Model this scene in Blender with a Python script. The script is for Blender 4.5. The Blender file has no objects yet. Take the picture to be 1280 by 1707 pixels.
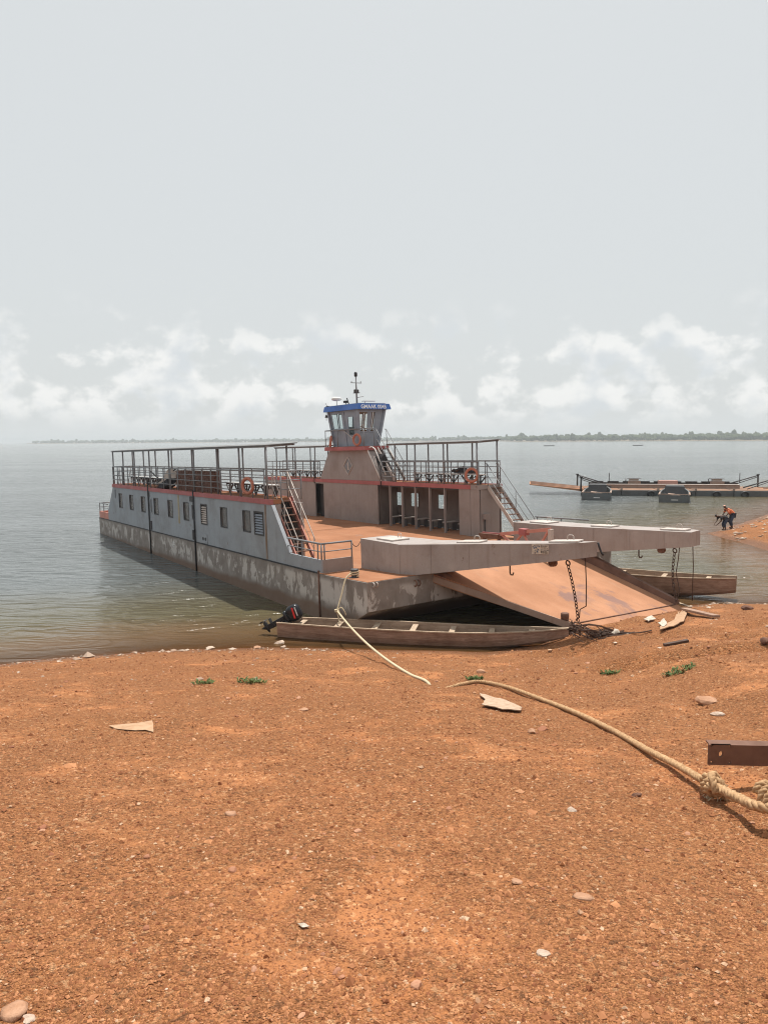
import bpy, math, random
import numpy as np
from mathutils import Vector, Matrix

random.seed(7)
rng = np.random.default_rng(11)
R_ = math.radians
SC = bpy.context.scene
COL = SC.collection

# ------------------------------------------------------------------ camera
CAM_Z = 5.8
cr = (0.99997550, -0.00067804, -0.00696691)
cu = (0.00699983, 0.09686356, 0.99527305)
cf = (0.0, 0.99529744, -0.09686593)
cam = bpy.data.cameras.new('camera')
cam.sensor_fit = 'VERTICAL'
cam.sensor_height = 36.0
cam.lens = 36.0 * 1233.0 / 1707.0
cam.clip_start = 0.05
cam.clip_end = 40000
cam_o = bpy.data.objects.new('camera', cam)
cam_o.matrix_world = Matrix(((cr[0], cu[0], -cf[0], 0), (cr[1], cu[1], -cf[1], 0), (cr[2], cu[2], -cf[2], CAM_Z), (0, 0, 0, 1)))
COL.objects.link(cam_o)
SC.camera = cam_o

# ------------------------------------------------------------------ sky
SUN_EL, SUN_AZ = 70.0, 12.0          # azimuth clockwise from +Y
world = bpy.data.worlds.new('World')
SC.world = world
world.use_nodes = True
nt = world.node_tree
for n in list(nt.nodes):
    nt.nodes.remove(n)
def wn(t, **kw):
    n = nt.nodes.new(t)
    for k, v in kw.items():
        setattr(n, k, v)
    return n
def wl(a, b):
    nt.links.new(a, b)
def wmath(op, a, b=None, clamp=False):
    n = wn('ShaderNodeMath', operation=op, use_clamp=clamp)
    for i, s in enumerate((a, b)):
        if s is None: continue
        if isinstance(s, (int, float)): n.inputs[i].default_value = s
        else: wl(s, n.inputs[i])
    return n.outputs[0]
def wmix(f, a, b):
    n = wn('ShaderNodeMix', data_type='RGBA')
    for i, s in ((0, f), (6, a), (7, b)):
        if isinstance(s, (int, float)): n.inputs[i].default_value = s
        elif isinstance(s, tuple): n.inputs[i].default_value = s
        else: wl(s, n.inputs[i])
    return n.outputs[2]
def wramp(f, lo, hi):
    n = wn('ShaderNodeMapRange', interpolation_type='SMOOTHSTEP')
    wl(f, n.inputs[0]); n.inputs[1].default_value = lo; n.inputs[2].default_value = hi
    return n.outputs[0]
sky = wn('ShaderNodeTexSky', sky_type='NISHITA')
sky.sun_disc = False
sky.sun_elevation = R_(SUN_EL)
sky.sun_rotation = R_(SUN_AZ)
sky.air_density = 1.0; sky.dust_density = 4.0; sky.ozone_density = 1.0
tc = wn('ShaderNodeTexCoord')
sp = wn('ShaderNodeSeparateXYZ'); wl(tc.outputs['Generated'], sp.inputs[0])
# veil of thin high cloud over the clear sky, cumulus banks low down
skc = wn('ShaderNodeVectorMath', operation='SCALE'); wl(sky.outputs[0], skc.inputs[0]); skc.inputs['Scale'].default_value = 0.1
veil = wmix(0.9, skc.outputs[0], (0.615, 0.64, 0.642, 1))
mp = wn('ShaderNodeMapping'); mp.inputs['Scale'].default_value = (1, 1, 1.35); mp.inputs['Location'].default_value = (0.37, 0.1, 0.0)
wl(tc.outputs['Generated'], mp.inputs[0])
cn = wn('ShaderNodeTexNoise'); cn.inputs['Scale'].default_value = 15; cn.inputs['Detail'].default_value = 9; cn.inputs['Roughness'].default_value = 0.55
wl(mp.outputs[0], cn.inputs['Vector'])
mp2 = wn('ShaderNodeMapping'); mp2.inputs['Scale'].default_value = (1, 1, 1.35); mp2.inputs['Location'].default_value = (0.37, 0.1, 0.03)
wl(tc.outputs['Generated'], mp2.inputs[0])
cn2 = wn('ShaderNodeTexNoise'); cn2.inputs['Scale'].default_value = 15; cn2.inputs['Detail'].default_value = 4; cn2.inputs['Roughness'].default_value = 0.5
wl(mp2.outputs[0], cn2.inputs['Vector'])
band = wmath('MULTIPLY', wramp(sp.outputs[2], 0.0, 0.05), wramp(sp.outputs[2], 0.19, 0.11))
cd = wmath('ADD', cn.outputs[0], wmath('MULTIPLY', wramp(sp.outputs[2], 0.20, 0.03), 0.13))
cov = wmath('MULTIPLY', wramp(cd, 0.535, 0.66), band)
shade = wramp(cn2.outputs[0], 0.46, 0.66)
ccol = wmix(shade, (0.81, 0.81, 0.795, 1), (0.59, 0.625, 0.65, 1))
c1 = wmix(wmath('MULTIPLY', cov, 0.8), veil, ccol)
low = wmath('MULTIPLY', wramp(sp.outputs[2], 0.05, -0.02), 0.55)
c2 = wmix(low, c1, (0.645, 0.675, 0.685, 1))
bg = wn('ShaderNodeBackground'); wl(c2, bg.inputs[0]); bg.inputs[1].default_value = 1.0
wo = wn('ShaderNodeOutputWorld'); wl(bg.outputs[0], wo.inputs[0])

# ------------------------------------------------------------------ sun
sl = bpy.data.lights.new('sun', 'SUN')
sl.energy = 4.6; sl.angle = R_(0.9); sl.color = (1.0, 0.95, 0.88)
so = bpy.data.objects.new('sun', sl)
el, az = R_(SUN_EL), R_(SUN_AZ)
so.rotation_euler = Vector((math.sin(az) * math.cos(el), math.cos(az) * math.cos(el), math.sin(el))).to_track_quat('Z', 'Y').to_euler()
so.location = (0, 0, 60)
COL.objects.link(so)

vs = SC.view_settings
vs.view_transform = 'Standard'; vs.look = 'None'; vs.gamma = 1; vs.exposure = 0.26; vs.use_curve_mapping = False
SC.render.engine = 'CYCLES'
SC.cycles.max_bounces = 6; SC.cycles.transparent_max_bounces = 12; SC.cycles.volume_bounces = 0
SC.cycles.use_denoising = True
SC.cycles.filter_width = 1.1
SC.cycles.sample_clamp_direct = 8; SC.cycles.sample_clamp_indirect = 4

# ================================================================== helpers
def tag(o, label=None, cat=None, group=None, kind=None):
    if label: o['label'] = label
    if cat: o['category'] = cat
    if group: o['group'] = group
    if kind: o['kind'] = kind
    return o

def empty(name, loc=(0, 0, 0), mat=None):
    o = bpy.data.objects.new(name, None)
    o.empty_display_size = 0.3
    if mat is not None: o.matrix_world = mat
    else: o.location = loc
    COL.objects.link(o)
    return o

def V(*a): return Vector(a)

class MB:
    def __init__(s): s.v = []; s.f = []
    def add(s, vs_, fs):
        b = len(s.v)
        s.v += [tuple(p) for p in vs_]; s.f += [tuple(i + b for i in f) for f in fs]
        return s
    def box(s, x0, x1, y0, y1, z0, z1):
        return s.add([(x0, y0, z0), (x1, y0, z0), (x1, y1, z0), (x0, y1, z0), (x0, y0, z1), (x1, y0, z1), (x1, y1, z1), (x0, y1, z1)],
                     [(0, 3, 2, 1), (4, 5, 6, 7), (0, 1, 5, 4), (1, 2, 6, 5), (2, 3, 7, 6), (3, 0, 4, 7)])
    def hexa(s, p):   # 8 corners, bottom ring then top ring
        return s.add(p, [(0, 3, 2, 1), (4, 5, 6, 7), (0, 1, 5, 4), (1, 2, 6, 5), (2, 3, 7, 6), (3, 0, 4, 7)])
    def beam(s, p, q, w, h, up=(0, 0, 1)):
        p, q, up = Vector(p), Vector(q), Vector(up)
        d = (q - p).normalized()
        a = d.cross(up)
        if a.length < 1e-4: a = d.cross(Vector((1, 0, 0)))
        a.normalize(); b = a.cross(d)
        a *= w / 2; b *= h / 2
        return s.hexa([p - a - b, p + a - b, q + a - b, q - a - b, p - a + b, p + a + b, q + a + b, q - a + b])
    def tube(s, p, q, r, n=8, r2=None, cap=True):
        return s.path([p, q], r, n, r2, cap)
    def path(s, pts, r, n=8, r2=None, cap=True):
        pts = [Vector(p) for p in pts]
        m = len(pts)
        rings = []
        t0 = (pts[1] - pts[0]).normalized()
        a = t0.cross(Vector((0, 0, 1)))
        if a.length < 1e-3: a = t0.cross(Vector((1, 0, 0)))
        a.normalize()
        vs_, fs = [], []
        for i, p in enumerate(pts):
            if i == 0: t = t0
            elif i == m - 1: t = (pts[i] - pts[i - 1]).normalized()
            else: t = ((pts[i + 1] - pts[i]).normalized() + (pts[i] - pts[i - 1]).normalized()).normalized()
            a = (a - t * a.dot(t)).normalized()
            b = t.cross(a)
            rr = r if r2 is None else r + (r2 - r) * i / (m - 1)
            if callable(r): rr = r(i / (m - 1))
            for k in range(n):
                an = 2 * math.pi * k / n
                vs_.append(p + a * math.cos(an) * rr + b * math.sin(an) * rr)
        for i in range(m - 1):
            for k in range(n):
                fs.append((i * n + k, i * n + (k + 1) % n, (i + 1) * n + (k + 1) % n, (i + 1) * n + k))
        if cap:
            fs.append(tuple(range(n))[::-1]); fs.append(tuple((m - 1) * n + k for k in range(n)))
        return s.add(vs_, fs)
    def prism(s, poly, axis, a, b):   # 2D polygon extruded along an axis
        def mk(u, w, t):
            return {'y': (u, t, w), 'x': (t, u, w), 'z': (u, w, t)}[axis]
        n = len(poly)
        vs_ = [mk(u, w, a) for u, w in poly] + [mk(u, w, b) for u, w in poly]
        fs = [tuple(range(n))[::-1], tuple(range(n, 2 * n))] + [(i, (i + 1) % n, n + (i + 1) % n, n + i) for i in range(n)]
        return s.add(vs_, fs)
    def torus(s, c, nrm, Rr, r, n=20, m=8, sx=1.0):
        c = Vector(c); nrm = Vector(nrm).normalized()
        a = nrm.cross(Vector((0, 0, 1)))
        if a.length < 1e-3: a = Vector((1, 0, 0))
        a.normalize(); b = nrm.cross(a)
        vs_, fs = [], []
        for i in range(n):
            t = 2 * math.pi * i / n
            d = a * math.cos(t) * sx + b * math.sin(t)
            for k in range(m):
                u = 2 * math.pi * k / m
                vs_.append(c + d * (Rr + r * math.cos(u)) + nrm * r * math.sin(u))
        for i in range(n):
            for k in range(m):
                fs.append((i * m + k, ((i + 1) % n) * m + k, ((i + 1) % n) * m + (k + 1) % m, i * m + (k + 1) % m))
        return s.add(vs_, fs)
    def lathe(s, c, prof, n=16):   # profile (r, z) about vertical axis at c
        vs_, fs = [], []
        for r, z in prof:
            for k in range(n):
                t = 2 * math.pi * k / n
                vs_.append((c[0] + r * math.cos(t), c[1] + r * math.sin(t), c[2] + z))
        for i in range(len(prof) - 1):
            for k in range(n):
                fs.append((i * n + k, i * n + (k + 1) % n, (i + 1) * n + (k + 1) % n, (i + 1) * n + k))
        fs.append(tuple(range(n))[::-1]); fs.append(tuple((len(prof) - 1) * n + k for k in range(n)))
        return s.add(vs_, fs)
    def wall(s, x0, x1, z0, z1, holes, y0, y1, axis='y'):
        """slab between y0 and y1 with rectangular holes (x0,x1,z0,z1)"""
        xs = sorted({x0, x1, *[h[0] for h in holes], *[h[1] for h in holes]})
        zs = sorted({z0, z1, *[h[2] for h in holes], *[h[3] for h in holes]})
        solid = {}
        for i in range(len(xs) - 1):
            for j in range(len(zs) - 1):
                cx, cz = (xs[i] + xs[i + 1]) / 2, (zs[j] + zs[j + 1]) / 2
                solid[i, j] = not any(h[0] < cx < h[1] and h[2] < cz < h[3] for h in holes)
        def P(x, y, z): return (x, y, z) if axis == 'y' else (y, x, z)
        for (i, j), ok in solid.items():
            if not ok: continue
            a, b, c, d = xs[i], xs[i + 1], zs[j], zs[j + 1]
            for y in (y0, y1):
                s.add([P(a, y, c), P(b, y, c), P(b, y, d), P(a, y, d)], [(0, 1, 2, 3)])
            for di, dj, e in ((-1, 0, (a, a, c, d)), (1, 0, (b, b, c, d)), (0, -1, (a, b, c, c)), (0, 1, (a, b, d, d))):
                if not solid.get((i + di, j + dj), False):
                    s.add([P(e[0], y0, e[2]), P(e[1], y0, e[3]), P(e[1], y1, e[3]), P(e[0], y1, e[2])], [(0, 1, 2, 3)])
        return s
    def mesh(s, name, mat=None, smooth=False):
        me = bpy.data.meshes.new(name)
        me.from_pydata(s.v, [], s.f)
        me.validate()
        if mat: me.materials.append(mat)
        if smooth: me.shade_smooth()
        return me
    def build(s, name, mat=None, parent=None, smooth=False, recalc=True):
        me = s.mesh(name, mat, smooth)
        if recalc:
            import bmesh
            bm = bmesh.new(); bm.from_mesh(me); bmesh.ops.recalc_face_normals(bm, faces=bm.faces[:]); bm.to_mesh(me); bm.free()
        o = bpy.data.objects.new(name, me)
        COL.objects.link(o)
        if parent is not None: o.parent = parent
        return o

def share(mesh, name, parent, loc=(0, 0, 0), rot=(0, 0, 0)):
    o = bpy.data.objects.new(name, mesh); COL.objects.link(o); o.parent = parent; o.location = loc; o.rotation_euler = rot
    return o

def bevel(o, w=0.01, n=2):
    m = o.modifiers.new('bevel', 'BEVEL'); m.width = w; m.segments = n; m.limit_method = 'ANGLE'
    return o

# ------------------------------------------------------------------ materials
def lin(r, g, b):
    f = lambda c: (c / 255 / 12.92) if c / 255 < 0.04045 else ((c / 255 + 0.055) / 1.055) ** 2.4
    return (f(r), f(g), f(b), 1)

class NT:
    def __init__(s, name):
        s.m = bpy.data.materials.new(name); s.m.use_nodes = True; s.t = s.m.node_tree
        s.b = s.t.nodes['Principled BSDF']; s.out = s.t.nodes['Material Output']
        s.tc = s.n('ShaderNodeTexCoord')
    def n(s, t, **kw):
        n = s.t.nodes.new(t)
        for k, v in kw.items(): setattr(n, k, v)
        return n
    def l(s, a, b): s.t.links.new(a, b)
    def put(s, sock, v):
        if hasattr(v, 'links') or isinstance(v, bpy.types.NodeSocket): s.l(v, sock)
        else: sock.default_value = v
    def co(s, scale=(1, 1, 1), loc=(0, 0, 0), src='Object'):
        m = s.n('ShaderNodeMapping'); m.inputs['Scale'].default_value = scale; m.inputs['Location'].default_value = loc
        s.l(s.tc.outputs[src], m.inputs[0]); return m.outputs[0]
    def noise(s, vec, scale, detail=4, rough=0.55, dist=0.0):
        n = s.n('ShaderNodeTexNoise'); s.l(vec, n.inputs['Vector'])
        n.inputs['Scale'].default_value = scale; n.inputs['Detail'].default_value = detail
        n.inputs['Roughness'].default_value = rough; n.inputs['Distortion'].default_value = dist
        return n.outputs[0]
    def voro(s, vec, scale, feature='F1', out='Distance', rand=1.0):
        n = s.n('ShaderNodeTexVoronoi', feature=feature); s.l(vec, n.inputs['Vector']); n.inputs['Scale'].default_value = scale
        n.inputs['Randomness'].default_value = rand
        return n.outputs[out]
    def ramp(s, f, lo, hi, a=0.0, b=1.0, smooth=True):
        n = s.n('ShaderNodeMapRange', interpolation_type='SMOOTHSTEP' if smooth else 'LINEAR')
        s.l(f, n.inputs[0]); n.inputs[1].default_value = lo; n.inputs[2].default_value = hi
        n.inputs[3].default_value = a; n.inputs[4].default_value = b; return n.outputs[0]
    def math(s, op, a, b=0.0, clamp=False):
        n = s.n('ShaderNodeMath', operation=op, use_clamp=clamp); s.put(n.inputs[0], a); s.put(n.inputs[1], b); return n.outputs[0]
    def mix(s, f, a, b, blend='MIX'):
        n = s.n('ShaderNodeMix', data_type='RGBA', blend_type=blend); s.put(n.inputs[0], f); s.put(n.inputs[6], a); s.put(n.inputs[7], b); return n.outputs[2]
    def bump(s, h, strength=0.4, dist=0.01, normal=None):
        n = s.n('ShaderNodeBump'); s.l(h, n.inputs['Height']); n.inputs['Strength'].default_value = strength; n.inputs['Distance'].default_value = dist
        if normal is not None: s.l(normal, n.inputs['Normal'])
        return n.outputs[0]
    def fin(s, col, rough=0.6, normal=None, metal=0.0, spec=0.4):
        s.put(s.b.inputs['Base Color'], col); s.put(s.b.inputs['Roughness'], rough); s.b.inputs['Metallic'].default_value = metal
        s.b.inputs['Specular IOR Level'].default_value = spec
        if normal is not None: s.l(normal, s.b.inputs['Normal'])
        return s.m

def paint(name, col, dirt=(0.16, 0.10, 0.07, 1), amt=0.35, rust=0.0, rough=0.55, streak=0.35, scale=1.2, seed=0.0):
    """weathered boat paint: blotches of grime, runs down the wall, rust freckles"""
    k = NT(name)
    a = k.noise(k.co((1, 1, 1), (seed, seed * 2, 0)), scale, 6, 0.62)
    st = k.noise(k.co((3.2, 3.2, 0.16), (seed, 0, seed)), 2.3, 5, 0.6)
    fine = k.noise(k.co(), 23, 3, 0.6)
    f = k.ramp(a, 0.42, 0.75, 0, amt)
    c = k.mix(f, col, dirt)
    c = k.mix(k.ramp(st, 0.5, 0.78, 0, streak), c, dirt)
    lighter = tuple(min(1, v * 1.22) for v in col[:3]) + (1,)
    c = k.mix(k.ramp(k.noise(k.co((1, 1, 1), (5 + seed, 3, 1)), scale * 1.7, 5), 0.5, 0.72, 0, 0.5), c, lighter)
    if rust > 0:
        rn = k.noise(k.co((1, 1, 0.6), (9 + seed, 1, 4)), 3.1, 8, 0.68)
        c = k.mix(k.ramp(rn, 0.66 - 0.1 * rust, 0.74 - 0.06 * rust, 0, 0.85), c, (0.13, 0.05, 0.025, 1))
    c = k.mix(k.ramp(fine, 0.3, 0.8, 0, 0.18), c, dirt)
    r = k.ramp(a, 0.3, 0.7, rough - 0.1, rough + 0.2)
    wob = k.noise(k.co((1, 1, 0.8), (seed, 2, 7)), 1.1, 2)
    return k.fin(c, r, k.bump(k.math('ADD', k.math('MULTIPLY', fine, 0.15), k.math('ADD', k.math('MULTIPLY', a, 0.12), wob)), 0.5, 0.03))

DUST = (0.34, 0.155, 0.08, 1)
M = {}
M['side_grey'] = paint('faded_blue_grey_paint', (0.30, 0.328, 0.36, 1), (0.20, 0.187, 0.175, 1), 0.5, 0.4, 0.6, 0.4, 0.6)
M['shaded_taupe'] = paint('taupe_with_cabin_shade', (0.15, 0.125, 0.112, 1), (0.09, 0.07, 0.058, 1), 0.4, 0.1, 0.6, 0.3, 0.8, 3.5)  # grey taupe darkened so its colour holds the cabin interior's shade
M['taupe'] = paint('grey_taupe_paint', (0.31, 0.268, 0.25, 1), (0.19, 0.14, 0.115, 1), 0.4, 0.1, 0.55, 0.3, 0.8, 3.0)
M['taupe_arm'] = paint('beige_grey_arm_paint', (0.35, 0.31, 0.29, 1), (0.20, 0.145, 0.115, 1), 0.5, 0.42, 0.55, 0.45, 0.9, 7.0)
M['red'] = paint('faded_red_paint', (0.40, 0.115, 0.115, 1), (0.22, 0.12, 0.10, 1), 0.35, 0.2, 0.55, 0.25, 1.5, 1.0)
M['pink'] = paint('bleached_salmon_paint', (0.56, 0.24, 0.19, 1), (0.28, 0.15, 0.11, 1), 0.4, 0.35, 0.6, 0.2, 1.7, 2.0)
M['blue'] = paint('roof_blue_paint', (0.045, 0.15, 0.50, 1), (0.09, 0.13, 0.24, 1), 0.3, 0.0, 0.45, 0.1, 1.2, 4.0)
M['wheel_grey'] = paint('wheelhouse_blue_grey', (0.27, 0.31, 0.365, 1), (0.16, 0.16, 0.17, 1), 0.35, 0.05, 0.5, 0.2, 1.3, 5.0)
M['rail'] = paint('dark_rail_paint', (0.215, 0.225, 0.24, 1), (0.17, 0.14, 0.12, 1), 0.4, 0.2, 0.55, 0.2, 2.5, 6.0)
M['pale_rail'] = paint('pale_stair_paint', (0.52, 0.47, 0.43, 1), (0.28, 0.18, 0.13, 1), 0.5, 0.3, 0.55, 0.2, 2.5, 6.5)
M['dark'] = paint('dark_grey_paint', (0.055, 0.057, 0.062, 1), (0.10, 0.07, 0.05, 1), 0.4, 0.1, 0.6, 0.2, 2.0, 8.0)
M['black'] = paint('black_paint', (0.02, 0.021, 0.024, 1), (0.06, 0.05, 0.045, 1), 0.3, 0.0, 0.5, 0.1, 2.0, 8.5)
M['white'] = paint('dirty_white_paint', (0.72, 0.72, 0.70, 1), (0.42, 0.36, 0.31, 1), 0.35, 0.08, 0.5, 0.2, 2.0, 9.0)
M['awning'] = paint('grey_awning_sheet', (0.16, 0.165, 0.17, 1), (0.12, 0.10, 0.09, 1), 0.4, 0.1, 0.7, 0.1, 0.9, 9.5)
M['orange'] = paint('lifebuoy_orange', (0.44, 0.155, 0.10, 1), (0.33, 0.17, 0.12, 1), 0.35, 0, 0.55, 0.1, 4.0, 10.0)
M['steel'] = paint('rusty_steel', (0.17, 0.085, 0.055, 1), (0.08, 0.045, 0.032, 1), 0.6, 0.5, 0.75, 0.2, 3.0, 11.0)
M['chain'] = paint('dark_rusty_chain', (0.07, 0.04, 0.028, 1), (0.11, 0.055, 0.03, 1), 0.6, 0.4, 0.75, 0.1, 5.0, 12.0)

def hull_mat():
    k = NT('scraped_hull_paint')
    sep = k.n('ShaderNodeSeparateXYZ'); k.l(k.tc.outputs['Object'], sep.inputs[0])
    a = k.noise(k.co((1, 1, 1)), 1.3, 6, 0.6)
    c = k.mix(k.ramp(a, 0.35, 0.7), (0.20, 0.17, 0.148, 1), (0.29, 0.26, 0.235, 1))
    # pale scraped patches, upright
    b = k.noise(k.co((1.6, 1.6, 0.75), (3, 0, 0)), 1.5, 8, 0.66, 0.6)
    b2 = k.noise(k.co((0.35, 1, 0.5), (8, 0, 2)), 1.0, 3)
    band = k.math('MULTIPLY', k.ramp(sep.outputs[2], -1.02, -0.72), k.ramp(sep.outputs[2], -0.02, -0.2))
    s1 = k.math('MULTIPLY', k.ramp(k.math('ADD', b, k.math('MULTIPLY', b2, 0.35)), 0.675, 0.73), band)
    c = k.mix(k.math('MULTIPLY', s1, 0.85), c, (0.52, 0.49, 0.455, 1))
    dk = k.noise(k.co((5, 5, 0.5), (1, 4, 0)), 2.4, 6, 0.65)
    c = k.mix(k.ramp(dk, 0.58, 0.8, 0, 0.6), c, (0.06, 0.045, 0.035, 1))
    # boot-top: rust and silt tide mark, ragged
    tz = k.math('ADD', sep.outputs[2], k.math('MULTIPLY', k.noise(k.co((1, 1, 1), (0, 7, 0)), 0.9, 5), 0.35))
    c = k.mix(k.ramp(tz, -0.72, -0.92, 0, 0.75), c, (0.15, 0.085, 0.05, 1))
    rn = k.noise(k.co((1, 1, 0.7), (9, 1, 4)), 2.6, 8, 0.7)
    c = k.mix(k.ramp(rn, 0.62, 0.72, 0, 0.6), c, (0.12, 0.052, 0.028, 1))
    fine = k.noise(k.co(), 30, 3)
    return k.fin(c, 0.7, k.bump(k.math('ADD', k.math('ADD', s1, fine), a), 0.4, 0.006))
M['hull'] = hull_mat()

def deck_mat(name, base=DUST, worn=(0.20, 0.145, 0.125, 1), wf=(0.62, 0.72), pale=(0.42, 0.28, 0.19, 1)):
    k = NT(name)
    a = k.noise(k.co((0.7, 1, 1)), 0.7, 6, 0.6)
    b = k.noise(k.co((0.25, 2.2, 1), (4, 0, 0)), 1.4, 7, 0.65)
    c = k.mix(k.ramp(a, 0.3, 0.75), (base[0] * 0.82, base[1] * 0.8, base[2] * 0.8, 1), (base[0] * 1.12, base[1] * 1.15, base[2] * 1.2, 1))
    c = k.mix(k.ramp(b, 0.5, 0.85, 0, 0.5), c, pale)
    w = k.noise(k.co((0.5, 1, 1), (11, 2, 0)), 0.8, 8, 0.62, 0.4)
    c = k.mix(k.ramp(w, wf[0], wf[1], 0, 0.75), c, worn)
    fine = k.noise(k.co(), 40, 4)
    c = k.mix(k.ramp(fine, 0.4, 0.8, 0, 0.22), c, (0.13, 0.055, 0.03, 1))
    return k.fin(c, 0.9, k.bump(fine, 0.3, 0.005), spec=0.15)
M['deck'] = deck_mat('laterite_dusted_deck')
M['ramp'] = deck_mat('laterite_dusted_ramp', (0.43, 0.215, 0.12, 1), (0.21, 0.135, 0.125, 1), (0.57, 0.66))

def glass_mat():
    k = NT('dusty_dark_pane')
    a = k.noise(k.co(), 3.0, 5)
    c = k.mix(k.ramp(a, 0.35, 0.7), (0.075, 0.066, 0.06, 1), (0.14, 0.115, 0.10, 1))
    return k.fin(c, 0.25, None, spec=0.5)
M['pane'] = glass_mat()
def clear_mat():
    k = NT('clear_cabin_glass')
    tr = k.n('ShaderNodeBsdfTransparent'); tr.inputs[0].default_value = (0.9, 0.93, 0.93, 1)
    gl = k.n('ShaderNodeBsdfGlossy'); gl.inputs['Roughness'].default_value = 0.05
    mx = k.n('ShaderNodeMixShader'); mx.inputs[0].default_value = 0.07; k.l(tr.outputs[0], mx.inputs[1]); k.l(gl.outputs[0], mx.inputs[2])
    k.l(mx.outputs[0], k.out.inputs[0])
    return k.m
M['clear'] = clear_mat()

def wood_mat(name, a, b, axis=0):
    k = NT(name)
    sc = [3, 3, 3]; sc[axis] = 0.35
    g = k.noise(k.co(tuple(sc)), 6, 7, 0.7, 0.8)
    p = k.noise(k.co(), 1.6, 5)
    c = k.mix(k.ramp(g, 0.3, 0.7), a, b)
    c = k.mix(k.ramp(p, 0.45, 0.75, 0, 0.5), c, (a[0] * 0.5, a[1] * 0.45, a[2] * 0.4, 1))
    return k.fin(c, 0.85, k.bump(g, 0.5, 0.006), spec=0.2)
M['wood'] = wood_mat('weathered_boat_wood', (0.25, 0.155, 0.11, 1), (0.42, 0.285, 0.215, 1))
M['wood_in'] = wood_mat('silty_boat_wood', (0.27, 0.19, 0.135, 1), (0.43, 0.315, 0.235, 1))
M['wood_pale'] = wood_mat('pale_thwart_wood', (0.36, 0.27, 0.19, 1), (0.50, 0.39, 0.29, 1), 1)

def simple(name, a, b, scale=4, rough=0.8, bumpd=0.004, spec=0.3):
    k = NT(name); n = k.noise(k.co(), scale, 6, 0.62)
    return k.fin(k.mix(k.ramp(n, 0.3, 0.7), a, b), rough, k.bump(n, 0.4, bumpd), spec=spec)
M['rope'] = simple('tan_hawser_fibre', (0.32, 0.19, 0.10, 1), (0.52, 0.34, 0.19, 1), 30, 0.95, 0.003, 0.1)
M['rope_pale'] = simple('pale_rope_fibre', (0.50, 0.41, 0.27, 1), (0.66, 0.56, 0.40, 1), 30, 0.95, 0.003, 0.1)
M['cloth'] = simple('pale_rag_cloth', (0.34, 0.23, 0.155, 1), (0.48, 0.36, 0.26, 1), 12, 0.95)
M['card'] = simple('bleached_cardboard', (0.36, 0.21, 0.12, 1), (0.45, 0.30, 0.19, 1), 10, 0.95)
M['plastic'] = simple('dirty_white_plastic', (0.36, 0.29, 0.22, 1), (0.60, 0.54, 0.46, 1), 12, 0.6)
M['brick'] = simple('brown_brick', (0.11, 0.058, 0.045, 1), (0.20, 0.11, 0.085, 1), 5, 0.9)
M['tarp'] = simple('tan_tarpaulin', (0.40, 0.33, 0.28, 1), (0.55, 0.47, 0.41, 1), 3, 0.85)
M['leaf'] = simple('weed_leaf', (0.06, 0.095, 0.025, 1), (0.13, 0.17, 0.05, 1), 8, 0.7)
M['skin'] = simple('brown_skin', (0.075, 0.038, 0.024, 1), (0.11, 0.058, 0.036, 1), 6, 0.55)
M['shirt'] = simple('orange_cotton', (0.72, 0.20, 0.09, 1), (0.85, 0.30, 0.16, 1), 7, 0.9)
M['cap'] = simple('peach_cap_cloth', (0.72, 0.36, 0.26, 1), (0.80, 0.46, 0.35, 1), 7, 0.9)
M['navy'] = simple('navy_cloth', (0.035, 0.045, 0.075, 1), (0.06, 0.075, 0.11, 1), 7, 0.9)
M['charcoal'] = simple('charcoal_cloth', (0.03, 0.031, 0.036, 1), (0.055, 0.055, 0.062, 1), 7, 0.9)
M['hair'] = simple('black_hair', (0.012, 0.01, 0.009, 1), (0.02, 0.017, 0.015, 1), 30, 0.8)
M['cowl'] = NT('glossy_black_cowling').fin((0.014, 0.015, 0.019, 1), 0.28)
M['decal_red'] = NT('decal_red').fin((0.6, 0.03, 0.03, 1), 0.4)
M['decal_grey'] = NT('decal_silver').fin((0.55, 0.56, 0.58, 1), 0.4)
M['text_white'] = NT('lettering_white').fin((0.85, 0.86, 0.86, 1), 0.5)
M['old_pontoon'] = paint('old_pontoon_steel', (0.11, 0.125, 0.13, 1), (0.09, 0.06, 0.045, 1), 0.5, 0.35, 0.7, 0.4, 0.8, 14.0)
M['tan_steel'] = paint('pale_brown_girder', (0.33, 0.24, 0.19, 1), (0.2, 0.12, 0.08, 1), 0.5, 0.3, 0.7, 0.4, 0.8, 15.0)

# ================================================================== terrain
def vnoise(x, y, seed=0):
    x = np.asarray(x, float); y = np.asarray(y, float)
    xi = np.floor(x).astype(np.int64); yi = np.floor(y).astype(np.int64)
    xf = x - xi; yf = y - yi
    def h(a, b):
        n = (a * 374761393 + b * 668265263 + seed * 974634777) & 0xFFFFFFFF
        n = ((n ^ (n >> 13)) * 1274126177) & 0xFFFFFFFF
        return ((n ^ (n >> 16)) & 0xFFFF) / 65535.0
    u = xf * xf * (3 - 2 * xf); v = yf * yf * (3 - 2 * yf)
    return (h(xi, yi) * (1 - u) + h(xi + 1, yi) * u) * (1 - v) + (h(xi, yi + 1) * (1 - u) + h(xi + 1, yi + 1) * u) * v
def fbm(x, y, o=4, seed=0):
    t = 0; a = 0.5
    for i in range(o):
        t = t + a * (vnoise(x * 2 ** i + 17.3 * i, y * 2 ** i - 9.1 * i, seed + i) - 0.5); a *= 0.5
    return t
SX = [-300, -60, -30, -18, -10.1, -8.75, -7.3, -5.2, -3.1, 0.0, 2.8, 4.4, 5.6, 9.4, 11.4, 13.4, 18, 26, 40, 80, 300]
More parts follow.
